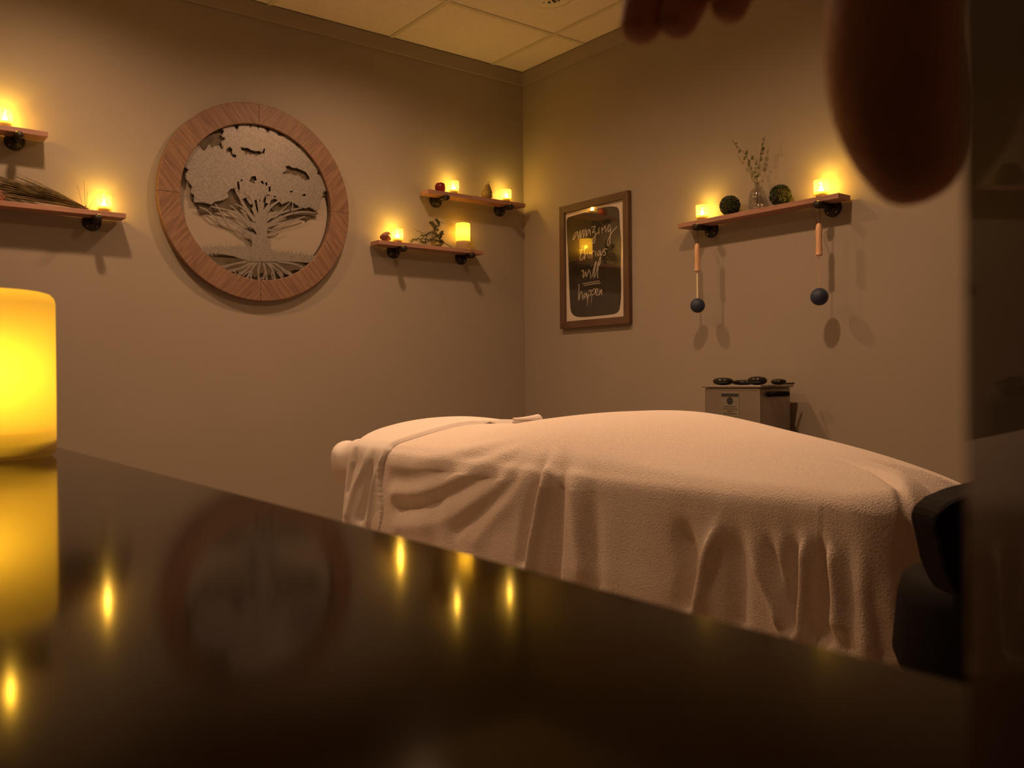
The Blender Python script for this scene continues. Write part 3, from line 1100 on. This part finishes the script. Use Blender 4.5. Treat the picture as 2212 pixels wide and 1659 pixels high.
# hanging balls
def hanging(px_end, px_hand0, px_hand1, px_ball, br, elastic, label):
    off = .100
    top = rw(*px_end, off)
    h0 = rw(*px_hand0, off)
    h1 = rw(*px_hand1, off)
    b = rw(*px_ball, off)
    y = b[1]
    o = empty('hanging_ball', (XW - off, y, b[2] - br), label, 'hanging ball', 'balls on wooden handles hanging from the right shelf')
    yb = top[1] - y
    zt_ = ZL + .003 - .019 - .0125 - o.location.z
    zh0, zh1, zb = h0[2] - o.location.z, h1[2] - o.location.z, br
    L = zh0 - zh1
    hd = link('handle', lathe([(0, zh1), (.0125, zh1), (.0128, zh1 + L * .04), (.0105, zh1 + L * .10), (.0120, zh1 + L * .22), (.0100, zh1 + L * .40), (.0118, zh1 + L * .68), (.0115, zh1 + L * .85), (.0085, zh1 + L * .96),
                               (.004, zh0), (0, zh0)], 24), M_HANDLE, o, True)
    rp = .0165
    loop = [Vector((0, -.004, zh0 - .004)), Vector((0, yb - rp, zt_ - .015)), Vector((0, yb - rp, zt_)), Vector((0, yb - rp * .6, zt_ + rp * .9 - .004)), Vector((0, yb + rp * .6, zt_ + rp * .9 - .004)), Vector((0, yb + rp, zt_)),
            Vector((0, yb + rp, zt_ - .015)), Vector((0, .004, zh0 - .004))]
    link('hanging_loop', tube(loop, .0014, 6), M_CORD, hd)
    link('elastic_cord' if elastic else 'cord', tube([(0, 0, zh1 + .002), (0, 0, zb + br - .002)], .0036 if elastic else .0013, 10), M_ELASTIC if elastic else M_HANDLE, o)
    bm = bmesh.new()
    bmesh.ops.create_uvsphere(bm, u_segments=32, v_segments=20, radius=br)
    for v in bm.verts:
        v.co.z += br
    link('ball', bm, M_NAVY, o, True)


hanging((1500, 490), (1505, 526), (1507, 586), (1507, 660), .0305, True, 'navy ball on a thick cream cord with wooden handle, left of the two')
hanging((1763, 440), (1770, 482), (1770, 552), (1770, 641), .0320, False, 'navy ball on a thin cord with wooden handle, right of the two')

# ------------------------------------------------------------------ steel warming unit with stones, on a low stand
ux0, ux1, uy0, uy1, uz1 = 2.722, 2.915, 2.010, 2.274, .931
uz0 = .56
st = empty('side_stand', ((ux0 + ux1) / 2, (uy0 + uy1) / 2, 0), 'small dark stand by the right wall carrying the steel warming unit', 'stand')
link('stand_top', local(box(ux0 - .02, ux1 + .02, uy0 - .03, uy1 + .03, uz0 - .022, uz0), st), M_FRAME, st, bevel=.003)
for a in (ux0, ux1):
    for b in (uy0, uy1):
        link('leg', local(box(a - .012, a + .012, b - .012, b + .012, 0, uz0 - .022), st), M_FRAME, st)
un = empty('warming_unit', ((ux0 + ux1) / 2, (uy0 + uy1) / 2, uz0), 'stainless steel warming tank by the right wall behind the massage table', 'warmer')
link('tank', local(box(ux0, ux1, uy0, uy1, uz0 + .002, uz1 - .008), un), M_STEEL, un, bevel=.010)
link('lid', local(box(ux0 - .008, ux1 + .006, uy0 - .008, uy1 + .008, uz1 - .010, uz1), un), M_STEEL, un, bevel=.004)
hx = (ux0 + ux1) / 2
hnd = smooth_path([(hx - .045, uy0 + .002, uz1 - .036), (hx - .043, uy0 - .020, uz1 - .034), (hx, uy0 - .024, uz1 - .034), (hx + .043, uy0 - .020, uz1 - .034), (hx + .045, uy0 + .002, uz1 - .036)], 5)
link('handle', local(tube(hnd, .010, 10), un), M_BLACK, un, True)
lz, ly = uz1 - .030, 2.150
link('label_plate', local(box(ux0 - .0012, ux0 + .0005, ly - .045, ly + .040, lz - .090, lz + .004), un), mat('label_steel', (.24, .225, .18), rough=.5, metal=.3), un)
link('label_bar', local(box(ux0 - .0018, ux0 - .0010, ly - .043, ly + .038, lz - .014, lz - .002), un), M_LABELD, un)
bm = lathe([(0, 0), (.0145, 0), (.0145, .0008), (0, .0008)], 24)
for v in bm.verts:
    v.co = Vector((ux0 - .0012 - v.co.z, ly + v.co.x - .002, lz - .030 + v.co.y)) - un.location
link('label_badge', bm, M_LABELD, un)
bm = bmesh.new()
for k, (a, b) in enumerate([(-.030, .028), (-.036, .034), (-.02, .015), (-.034, .03)]):
    box(ux0 - .0018, ux0 - .0011, ly + a, ly + b, lz - .054 - k * .009, lz - .050 - k * .009, bm)
link('label_text', local(bm, un), mat('label_grey', (.10, .09, .07), rough=.6), un)


def stone(x, y, rx, ry, rz, rot, label, z=uz1):
    bm = bmesh.new()
    bmesh.ops.create_uvsphere(bm, u_segments=28, v_segments=16, radius=1)
    for v in bm.verts:
        c = v.co
        zz = math.copysign(abs(c.z) ** .75, c.z)
        v.co = Vector((c.x * rx, c.y * ry, zz * rz + rz))
    o = link('massage_stone', bm, M_STONE, None, True, loc=(x, y, z), rot=(0, 0, rot))
    tag(o, label, 'stone', 'black stones on the warming unit')


def ux(px, x):
    r = ray(px, 825)
    return x * r[1] / r[0]


stone(2.775, ux(1562, 2.775), .032, .042, .0150, .1, 'leftmost black stone on the steel warming unit')
stone(2.835, ux(1605, 2.835), .028, .050, .0105, 0, 'flat black stone between the thicker stones on the warming unit')
stone(2.795, ux(1636, 2.795), .030, .038, .0165, .2, 'thick black stone in the middle of the warming unit lid')
stone(2.790, ux(1682, 2.790), .026, .029, .0115, 0, 'rightmost small black stone on the warming unit')
tg = tube([(2.840, ux(1690, 2.84), uz1 + .0045), (2.890, ux(1716, 2.89) + .002, uz1 + .0045)], .0035, 8)
tag(link('metal_rod', tg, M_STEM, None, True), 'short dark rod lying at the right edge of the warming unit', 'rod')

# ------------------------------------------------------------------ massage table with sheet and blanket
XN, XF = 1.285, 1.995
XC, HW = (XN + XF) / 2, (XF - XN) / 2
YF, YH = .705, 2.50
TT = .735
tb = empty('massage_table', (XC, (YF + YH) / 2, 0), 'padded massage table standing under the draped blanket', 'massage table')
link('table_pad', local(box(XN + .05, XF - .05, YF + .30, YH - .04, TT - .105, TT - .045), tb), mat('table_vinyl', (.05, .04, .035), rough=.5), tb, bevel=.02)
link('table_frame', local(box(XN + .07, XF - .07, YF + .32, YH - .06, TT - .165, TT - .105), tb), M_FRAME, tb)
for a in (XN + .08, XF - .08):
    for b in (YF + .36, YH - .14):
        link('leg', local(box(a - .025, a + .025, b - .025, b + .025, 0, TT - .165), tb), M_FRAME, tb)

hy = np.array([.70, .775, .90, .96, 1.07, 1.25, 1.39, 1.48, 1.58, 1.69, 1.88, 2.03, 2.20, 2.30, 2.42, 2.50, 2.60, 2.75])
hz = np.array([.768, .770, .775, .780, .792, .816, .842, .855, .857, .848, .828, .808, .801, .803, .812, .812, .806, .800])
ZE = .748


def smooth_interp(y):
    acc = 0
    for d, w in ((-.06, .15), (-.03, .2), (0, .3), (.03, .2), (.06, .15)):
        acc = acc + w * np.interp(y + d, hy, hz)
    return acc


def ztop(x, y):
    v = np.clip(np.abs((x - XC) / HW), 0, 1)
    h = smooth_interp(y)
    bol = np.exp(-((y - 1.55) / .38) ** 4)            # bolster under the knees keeps the crown broad
    pw = 2.2 + 1.2 * bol
    sag = .115 * np.exp(-((x - 2.02) / .30) ** 2 - ((y - .72) / .24) ** 2)   # soft far corner at the foot
    return ZE + (h - ZE) * (1 - v ** pw) - sag


def drape(y_open, y_end, hem_z, grow, npath, rc, nt_top, nt_hang, redge=.045, flare=.035):
    """cloth over the table: open edge at y_open, wrapped around the end y_end; returns base grid (path, t, 3)"""
    sgn = 1 if y_end > y_open else -1
    xn, xf = XN - grow, XF + grow
    L1 = abs(y_end - y_open) + grow - rc
    Lw = (xf - xn) - 2 * rc
    arc = rc * math.pi / 2
    tot = 2 * L1 + 2 * arc + Lw
    G = np.zeros((npath, nt_top + nt_hang, 3))
    meta = np.zeros((npath, nt_top + nt_hang, 2))
    ye = y_end + sgn * grow
    for i in range(npath):
        s = tot * i / (npath - 1)
        if s <= L1:
            e = np.array([xn, y_open + sgn * s]); n = np.array([-1, 0])
            cor = max(0, 1 - (L1 - s) / .10)
        elif s <= L1 + arc:
            a = (s - L1) / rc
            n = np.array([-math.cos(a), sgn * math.sin(a)])
            e = np.array([xn + rc, ye - sgn * rc]) + n * rc
            cor = 1
        elif s <= L1 + arc + Lw:
            e = np.array([xn + rc + (s - L1 - arc), ye]); n = np.array([0, sgn])
            d = min(s - L1 - arc, L1 + arc + Lw - s)
            cor = max(0, 1 - d / .10)
        elif s <= L1 + 2 * arc + Lw:
            a = (s - L1 - arc - Lw) / rc
            n = np.array([math.sin(a), sgn * math.cos(a)])
            e = np.array([xf - rc, ye - sgn * rc]) + n * rc
            cor = 1
        else:
            e = np.array([xf, ye - sgn * rc - sgn * (s - L1 - 2 * arc - Lw)]); n = np.array([1, 0])
            cor = max(0, 1 - (s - L1 - 2 * arc - Lw) / .10)
        yk = e[1]
        lim = ye - sgn * HW
        yk = min(yk, lim) if sgn > 0 else max(yk, lim)
        if (sgn > 0 and yk < y_open) or (sgn < 0 and yk > y_open):
            yk = y_open
        k0 = np.array([XC, yk])
        D = np.linalg.norm(e - k0)
        for j in range(nt_top + nt_hang):
            if j < nt_top:
                t = (j / (nt_top - 1)) ** .75
                red = redge + ((.03 + .25 * min(1, max(0, (e[0] - 1.30) / .40))) * abs(n[1]) if sgn < 0 else .03 * abs(n[1]))
                pxy = k0 + (e - k0) * t
                z = float(ztop(pxy[0], pxy[1])) + grow
                din = D * (1 - t)
                if din < red:
                    z -= red - math.sqrt(max(0, red ** 2 - (red - din) ** 2))
                G[i, j] = (pxy[0], pxy[1], z)
                meta[i, j] = (max(0, 1 - din / redge) * .4, cor)
            else:
                t = (j - nt_top + 1) / nt_hang
                z0 = G[i, nt_top - 1, 2]
                z = z0 + (hem_z - z0) * t
                pxy = e + n * (flare * t * (1 + 1.1 * cor))
                G[i, j] = (pxy[0], pxy[1], z)
                meta[i, j] = (min(1, .4 + t * 2.4), cor)
    return G, meta


def grid_normals(G):
    du = np.gradient(G, axis=0)
    dv = np.gradient(G, axis=1)
    n = np.cross(du, dv)
    n /= np.linalg.norm(n, axis=2, keepdims=True) + 1e-9
    c = np.array([XC, 1.7, .5])
    if np.mean(np.sum(n * (G - c), axis=2)) < 0:
        n = -n
    return n


def apply_ridges(G, N, ridges, zmin=.2):
    """each ridge: traced polyline laid on the cloth, half width, height"""
    P = G.reshape(-1, 3)
    d = P - np.array([0, 0, CZ])
    c = d @ CF
    X = W / 2 + FPX * (d @ CR) / c
    Y = H / 2 - FPX * (d @ CU) / c
    facing = np.sum(N.reshape(-1, 3) * (-d), axis=1) > 0
    disp = np.zeros(len(P))
    for pts, wd, h in ridges:
        A = []
        for (x, y) in pts:
            e = (X - x) ** 2 + (Y - y) ** 2 + np.where(facing, 0, 1e7)
            A.append(P[int(np.argmin(e))])
        A = np.array([list(v) for v in smooth_path(A, 40)])
        tt = np.linspace(0, 1, len(A))
        lo, hi = A.min(0) - 3.2 * wd, A.max(0) + 3.2 * wd
        sel = np.where(np.all((P > lo) & (P < hi), axis=1))[0]
        Q = P[sel]
        best = np.full(len(Q), 1e9)
        bt = np.zeros(len(Q))
        for q, t in zip(A, tt):
            e = np.sum((Q - q) ** 2, axis=1)
            mk = e < best
            best[mk] = e[mk]
            bt[mk] = t
        tp = np.clip(bt / .45, 0, 1)
        tp = tp * tp * (3 - 2 * tp)
        dd = np.sqrt(best) / wd
        prof = np.exp(-dd ** 1.45) if h > 0 else np.exp(-dd ** 2)
        prof *= np.clip((3.2 - dd) / .8, 0, 1)
        disp[sel] += h * prof * (.06 + .94 * tp)
    return disp.reshape(G.shape[:2])


def grid_mesh(name, G, thick=.004):
    a, b = G.shape[:2]
    idx = np.arange(a * b).reshape(a, b)
    F = np.stack([idx[:-1, :-1], idx[1:, :-1], idx[1:, 1:], idx[:-1, 1:]], axis=-1).reshape(-1, 4)
    me = bpy.data.meshes.new(name)
    me.from_pydata(G.reshape(-1, 3).tolist(), [], F.tolist())
    bm = bmesh.new()
    bm.from_mesh(me)
    bmesh.ops.remove_doubles(bm, verts=bm.verts, dist=2e-4)     # close the seam along the middle of the table
    bmesh.ops.recalc_face_normals(bm, faces=bm.faces)
    top = max(bm.faces, key=lambda f: f.calc_center_median().z)
    if top.normal.z < 0:
        bmesh.ops.reverse_faces(bm, faces=bm.faces)
    bm.to_mesh(me)
    bm.free()
    me.update()
    return me


def waves(G, meta, freq, amp, seed):
    """soft hanging folds all round, deeper towards the hem"""
    r = np.random.default_rng(seed)
    ph = np.concatenate([[0], np.cumsum(np.linalg.norm(np.diff(G[:, G.shape[1] // 2, :2], axis=0), axis=1))])
    w = np.zeros(len(ph))
    for k in range(5):
        w += np.sin(ph * freq * (1 + .37 * k) + r.uniform(0, 6)) / (1 + .5 * k)
    return amp * w[:, None] * np.clip(meta[..., 0] - .25, 0, 1) * .6


# blanket
G, meta = drape(2.305, YF, .36, .018, 900, .085, 56, 120)
N = grid_normals(G)
ridges = [
    # swags sweeping from the bolster towards the sheet
    ([(1165, 938), (1080, 958), (990, 985), (905, 1003), (850, 1000)], .030, .016),
    ([(1170, 945), (1090, 985), (1000, 1030), (920, 1062), (855, 1066)], .026, .024),
    ([(1150, 950), (1050, 985), (960, 1015), (890, 1034), (850, 1036)], .020, -.016),
    ([(1170, 955), (1080, 1010), (990, 1055), (920, 1088), (860, 1095)], .020, -.020),
    ([(1175, 955), (1090, 1035), (1010, 1095), (940, 1130), (860, 1140)], .026, .020),
    ([(1180, 960), (1120, 1060), (1070, 1120), (1030, 1170)], .020, .014),
    ([(1178, 960), (1105, 1045), (1040, 1105), (985, 1150)], .016, -.014),
    # long fold below the bolster
    ([(1195, 955), (1182, 1020), (1170, 1100), (1158, 1180), (1150, 1230)], .013, .022),
    ([(1205, 960), (1204, 1030), (1200, 1110), (1196, 1200), (1190, 1260)], .020, -.018),
    ([(1185, 965), (1160, 1040), (1140, 1120), (1125, 1210)], .016, -.014),
    ([(1250, 985), (1240, 1060), (1250, 1140), (1260, 1230)], .026, .010),
    ([(1290, 1010), (1280, 1100), (1285, 1180), (1290, 1260)], .024, -.008),
    # folds of the foot half
    ([(1480, 1105), (1475, 1160), (1490, 1230), (1480, 1300)], .024, -.018),
    ([(1560, 1105), (1540, 1165), (1520, 1240), (1503, 1340)], .014, .020),
    ([(1600, 1120), (1590, 1190), (1590, 1260), (1590, 1340)], .024, -.016),
    ([(1610, 1130), (1640, 1215), (1672, 1290), (1700, 1375)], .012, .022),
    ([(1650, 1140), (1668, 1200), (1690, 1270), (1712, 1350)], .012, -.016),
    ([(1678, 1135), (1688, 1190), (1694, 1260), (1698, 1340)], .011, .015),
    ([(1712, 1140), (1716, 1200), (1716, 1270), (1712, 1350)], .013, -.018),
    ([(1736, 1130), (1742, 1190), (1740, 1270), (1726, 1375)], .012, .021),
    ([(1768, 1140), (1772, 1200), (1775, 1280), (1772, 1370)], .015, -.016),
    ([(1775, 1120), (1795, 1195), (1808, 1260), (1816, 1350)], .013, .022),
    ([(1835, 1150), (1840, 1230), (1842, 1310), (1842, 1400)], .013, -.012),
    ([(1850, 1160), (1860, 1240), (1868, 1320), (1872, 1400)], .013, .014),
    ([(1885, 1180), (1888, 1270), (1895, 1340), (1905, 1410)], .013, -.012),
    ([(1900, 1230), (1915, 1310), (1932, 1370), (1950, 1430)], .013, .018),
    # crease running over the foot corner
    ([(1700, 982), (1800, 992), (1880, 1012), (1930, 1040), (1958, 1085), (1968, 1150), (1962, 1230)], .010, -.010),
]
disp = apply_ridges(G, N, [(p, w * (1.15 if k < 7 else .9), h * (.58 if k < 7 else 1.4)) for k, (p, w, h) in enumerate(ridges)])
for _ in range(1):
    pd = np.pad(disp, 2, mode='edge')
    disp = sum(pd[a:a + disp.shape[0], b:b + disp.shape[1]] for a in range(5) for b in range(5)) / 25
farmask = (G[..., 0] > XC) | (meta[..., 1] > .5)
disp += np.where(farmask, waves(G, meta, 24, .014, 3), waves(G, meta, 30, .0035, 4))
lump = rng.normal(0, 1, (26, 12))
gi = np.linspace(0, 25, G.shape[0]); gj = np.linspace(0, 11, G.shape[1])
i0 = np.clip(gi.astype(int), 0, 24); j0 = np.clip(gj.astype(int), 0, 10)
fi = (gi - i0)[:, None]; fj = (gj - j0)[None, :]
fi = fi * fi * (3 - 2 * fi); fj = fj * fj * (3 - 2 * fj)
lm = (lump[i0][:, j0] * (1 - fi) * (1 - fj) + lump[i0 + 1][:, j0] * fi * (1 - fj) + lump[i0][:, j0 + 1] * (1 - fi) * fj + lump[i0 + 1][:, j0 + 1] * fi * fj)
GB = G + N * (disp + lm * .0022 * np.linspace(0, 1, G.shape[1])[None, :])[..., None]
bl = link('fleece_blanket', grid_mesh('fleece_blanket', GB), M_FLEECE, None, True)
md = bl.modifiers.new('solid', 'SOLIDIFY'); md.thickness = .006; md.offset = -1
tag(bl, 'cream fleece blanket draped in folds over the massage table', 'blanket')

# sheet over the head end, folded back over the blanket edge
G2, meta2 = drape(2.225, YH, .40, .025, 300, .09, 40, 80, flare=.015)
N2 = grid_normals(G2)
r2 = [([(800, 960), (790, 1000), (770, 1050), (752, 1110)], .018, .012), ([(815, 965), (800, 1020), (790, 1070), (775, 1120)], .016, -.016),
      ([(828, 985), (812, 1040), (802, 1090), (798, 1130)], .014, .012), ([(770, 955), (765, 990), (758, 1020), (750, 1060)], .014, -.010)]
d2 = apply_ridges(G2, N2, r2)
d2 += np.where(G2[..., 0] > XC, waves(G2, meta2, 26, .010, 8), waves(G2, meta2, 40, .0022, 9))
# thick turned hem along the open edge, with small puckers
s_open = np.minimum(np.abs(G2[..., 1] - 2.225), .2)
hem = np.exp(-((s_open - .010) / .014) ** 2) * .006
puck = .0028 * np.abs(np.sin(G2[..., 2] * 330 + np.sin(G2[..., 2] * 90) * 3)) * np.exp(-(s_open / .030) ** 2) * (G2[..., 2] < .74)
GS = G2 + N2 * (d2 + hem + puck - .010 * np.exp(-(s_open / .007) ** 2))[..., None]
# hem wanders a little
wand = np.exp(-(s_open / .05) ** 2) * (.012 * np.sin(GS[..., 2] * 30) * (GS[..., 2] < .76) + .012 * np.sin(GS[..., 0] * 17))
GS[..., 1] += wand
sh = link('white_sheet', grid_mesh('white_sheet', GS), M_SHEET, None, True)
md = sh.modifiers.new('solid', 'SOLIDIFY'); md.thickness = .0035; md.offset = -1
tag(sh, 'smooth white cotton sheet over the head end of the massage table', 'sheet')
# turned-up flap of the sheet on the far side of the hem
fl = bmesh.new()
prev = None
fx0, fx1 = 1.72, 1.84
for k in range(25):
    t = k / 24
    x = fx0 + (fx1 - fx0) * t
    rr_ = .003 + .013 * t ** 1.5 * (1 if t < .85 else math.sqrt(max(.1, 1 - ((t - .85) / .15) ** 2)))
    zb = float(ztop(x, 2.22)) + .028
    row = []
    for a in range(11):
        an = -1.2 + a / 10 * 4.6
        row.append(fl.verts.new((x, 2.222 + rr_ * .9 * math.cos(an) + .012 * math.sin(x * 17), zb + rr_ * (1 + math.sin(an)) * .9)))
    if prev:
        for a in range(10):
            fl.faces.new((prev[a], row[a], row[a + 1], prev[a + 1]))
    prev = row
fo = link('rolled_hem', fl, M_SHEET, sh, True)
md = fo.modifiers.new('solid', 'SOLIDIFY'); md.thickness = .003

# face cradle at the head end, in its own cover
fc = empty('face_cradle', (1.60, YH + .02, .60), 'white covered face cradle at the head end of the massage table', 'face cradle')
bm = bmesh.new()
na, nb = 56, 20
ccx, ccy = 1.585, 2.800
rings = []
for i in range(na + 1):
    a = math.radians(-62 + (304) * i / na)         # horseshoe, open towards the table
    c, s = math.cos(a), math.sin(a)
    R0x, R0y = .125, .155
    ring = []
    endt = min(i, na - i) / 5
    rr_ = .058 * (1 if endt >= 1 else math.sqrt(max(.02, 1 - (1 - endt) ** 2)))
    for k in range(nb):
        b = 2 * math.pi * k / nb
        cr, sr = math.cos(b), math.sin(b)
        zz = sr * rr_ * (1.0 if sr > 0 else 1.75)
        rad = rr_ * cr * (1.12 if cr > 0 else .9) * (1.0 + .04 * math.sin(a * 9 + b))
        ring.append(bm.verts.new((ccx + (R0x + rad) * c, ccy + (R0y + rad) * s, .700 + zz - .10 * (ccy + R0y * s - 2.7) + .006 * math.sin(7 * a + 2 * b))))
    rings.append(ring)
for a, b in zip(rings[:-1], rings[1:]):
    for k in range(nb):
        j = (k + 1) % nb
        bm.faces.new((a[k], a[j], b[j], b[k]))
bm.faces.new(rings[0][::-1]); bm.faces.new(rings[-1])
bmesh.ops.recalc_face_normals(bm, faces=bm.faces)
cs = link('cushion', local(bm, fc), M_SHEET, fc, True)
md = cs.modifiers.new('sub', 'SUBSURF'); md.levels = 1; md.render_levels = 1
bm = bmesh.new()
# cover cloth bridging the horseshoe opening, sagging in the middle
prev = None
for i in range(15):
    row = []
    for j in range(15):
        u, v = -1 + 2 * i / 14, -1 + 2 * j / 14
        x = ccx + .125 * u * math.sqrt(max(0, 1 - v * v / 2)); y = ccy + .150 * v * math.sqrt(max(0, 1 - u * u / 2))
        z = .735 - .10 * (y - 2.7) - .03 * (1 - u * u) * (1 - v * v) + .004 * math.sin(u * 9 + v * 5)
        row.append(bm.verts.new((x, y, z)))
    if prev:
        for j in range(14):
            bm.faces.new((prev[j], prev[j + 1], row[j + 1], row[j]))
    prev = row
link('cradle_cover', local(bm, fc), M_SHEET, fc, True)
for dx in (-.05, .05):
    link('support_rod', local(tube([(ccx + dx, YH - .035, .625), (ccx + dx, ccy + .05, .615)], .009, 10), fc), M_BLACK, fc, True)
link('bracket', local(box(ccx - .09, ccx + .09, ccy - .03, ccy + .06, .600, .612), fc), M_BLACK, fc)

# ------------------------------------------------------------------ black low-backed stool at the foot of the table
sc = camp(.60, 0, .93)
stl = empty('rolling_stool', (sc.x, sc.y, 0), 'black padded low backed stool between the counter and the table foot', 'stool')
yaw = -YAW


def stool_xform(bm):
    R = Matrix.Rotation(yaw, 3, 'Z')
    for v in bm.verts:
        v.co = R @ v.co
    return bm


def pad(outline, d0, d1, zf=None):
    """outline (x,z) closed; thickness along y from d0 to d1"""
    bm = bmesh.new()
    f = [bm.verts.new((x, d0, z)) for x, z in outline]
    b = [bm.verts.new((x, d1, z)) for x, z in outline]
    bm.faces.new(f)
    bm.faces.new(b[::-1])
    n = len(f)
    for k in range(n):
        j = (k + 1) % n
        bm.faces.new((f[k], b[k], b[j], f[j]))
    bmesh.ops.recalc_face_normals(bm, faces=bm.faces)
    return bm


half = [(-.168, .800), (-.164, .812), (-.152, .822), (-.13, .831), (-.10, .838), (-.05, .842), (0, .843)]
low = [(-.163, .780), (-.158, .755), (-.150, .735), (-.142, .722), (-.10, .712), (0, .708)]
right = [(-x, z) for x, z in half[::-1]][1:]
rlow = [(-x, z) for x, z in low]
outl = half + right + rlow + [(x, z) for x, z in low[::-1]][1:]
bk = link('backrest', stool_xform(pad(outl, -.03, .03)), M_BLACK, stl, bevel=.012)
link('back_post', stool_xform(tube(smooth_path([(0, .03, .76), (0, .06, .66), (0, .12, .585)], 5), .014, 10)), M_BLACK, stl, True)
st_bm = lathe([(0, .600), (.12, .600), (.143, .606), (.150, .625), (.148, .648), (.144, .690), (.138, .712), (.12, .722), (0, .726)], 40)
for v in st_bm.verts:
    v.co += Vector((0, .085, 0))
link('seat', stool_xform(st_bm), M_BLACK, stl, True)
link('gas_post', stool_xform(lathe([(.03, .10), (.03, .34), (.019, .345), (.019, .600)], 20)), M_BLACK, stl, True)
for k in range(5):
    a = 2 * math.pi * k / 5 + .3
    c, s = math.cos(a), math.sin(a)
    lg = link('base_leg', stool_xform(tube([(0, 0, .11), (.22 * c, .22 * s, .075)], [.022, .014], 8)), M_BLACK, stl, True)
    w = lathe([(0, -.011), (.024, -.011), (.026, -.007), (.026, .007), (.024, .011), (0, .011)], 20)
    q = Vector((-s, c, 0)).to_track_quat('Z', 'Y').to_matrix()
    for v in w.verts:
        v.co = q @ v.co + Vector((.22 * c, .22 * s, .027))
    link('caster', stool_xform(w), M_BLACK, lg, True)

# ------------------------------------------------------------------ dark glossy box right beside the lens
aa = math.radians(23.2)
dv = np.array([math.sin(aa), math.cos(aa)])
nv = np.array([math.cos(aa), -math.sin(aa)])
base2 = nv * .0078


def rf(t, w):
    p = base2 + dv * t + nv * w
    q = CR * p[0] + CF * p[1]
    return Vector((q[0], q[1], 0))


c0, c1 = rf(.112, 0), rf(.030, 0)
org = rf(.07, .04)
bm = bmesh.new()
foot = [rf(.030, 0), rf(.030, .085), rf(.112, .085), rf(.112, .0)]
lo_ = [bm.verts.new((v.x - org.x, v.y - org.y, .001)) for v in foot]
hi_ = [bm.verts.new((v.x - org.x, v.y - org.y, .178)) for v in foot]
bm.faces.new(lo_)
bm.faces.new(hi_[::-1])
for k in range(4):
    j = (k + 1) % 4
    bm.faces.new((lo_[k], hi_[k], hi_[j], lo_[j]))
bmesh.ops.recalc_face_normals(bm, faces=bm.faces)
spk = empty('dark_box', (org.x, org.y, CT), 'blurred dark glossy box standing at the right picture edge', 'box')
link('case', bm, M_SPEAKER, spk, bevel=.004)
bm = bmesh.new()
for x, y in ((-.03, -.03), (.03, -.03), (-.03, .03), (.03, .03)):
    pass
link('top_cap', lathe([(0, .178), (.026, .178), (.024, .182), (0, .183)], 24), M_BLACK, spk, True)

# ------------------------------------------------------------------ hand reaching down into the picture


def hand_pt(px, py, d):
    k = d / FPX
    return camp((px - W / 2) * k, (H / 2 - py) * k, d)


verts, edges, radii = [], [], []


def chain(start, pts):
    i = start
    for (p, r) in pts:
        verts.append(p)
        radii.append(r)
        edges.append((i, len(verts) - 1))
        i = len(verts) - 1
    return i


wrist = hand_pt(2480, -900, .150)
verts.append(wrist); radii.append((.026, .020))
palm = chain(0, [(hand_pt(2250, -760, .172), (.034, .018)), (hand_pt(2030, -640, .195), (.040, .016))])
# forearm, out of the picture
chain(0, [(hand_pt(3000, -1250, .13), (.030, .027)), (hand_pt(4200, -2000, .10), (.038, .035))])
kn = [hand_pt(1560, -520, .245), hand_pt(1690, -540, .236), hand_pt(1810, -540, .226), hand_pt(1915, -520, .215)]
tips = [((1376, 88), .262), ((1450, 75), .258), ((1567, 44), .252), ((1700, -40), .244)]
fr = [.0086, .0084, .0074, .0068]
for k in range(4):
    (tx, ty), td = tips[k]
    a = kn[k]
    tip = hand_pt(tx, ty, td)
    mid = hand_pt(tx + (85, 90, 85, 80)[k], ty - 240, td + .006)
    dist = hand_pt(tx + (22, 36, 26, 20)[k], ty - 90, td + .003)
    chain(palm, [(a, (fr[k] * 1.15,) * 2), (mid, (fr[k] * 1.03,) * 2), (dist, (fr[k] * .95,) * 2), (tip, (fr[k] * .70,) * 2)])
chain(1, [(hand_pt(2060, -420, .180), (.019, .017)), (hand_pt(1945, -110, .184), (.0150, .0145)), (hand_pt(1916, 60, .186), (.0158, .0150)), (hand_pt(1936, 235, .188), (.0160, .0152)),
          (hand_pt(1974, 358, .190), (.0120, .0116)), (hand_pt(2006, 440, .191), (.0072, .0070))])
me = bpy.data.meshes.new('hand')
me.from_pydata([list(v - wrist) for v in verts], edges, [])
hand = empty('person', wrist, 'person reaching a bare hand down, fingertips and thumb at the top', 'person')
ho = link('hand', me, M_SKIN, hand)
md = ho.modifiers.new('skin', 'SKIN')
md.use_smooth_shade = True
for i, r in enumerate(radii):
    me.skin_vertices[0].data[i].radius = r
me.skin_vertices[0].data[0].use_root = True
md = ho.modifiers.new('sub', 'SUBSURF')
md.levels = 2
md.render_levels = 2
e0, e1 = hand_pt(3300, -1440, .122) - wrist, hand_pt(4500, -2200, .09) - wrist
link('sleeve', tube(smooth_path([e0, (e0 + e1) * .5, e1], 4), .045, 20), M_SLEEVE, hand, True)
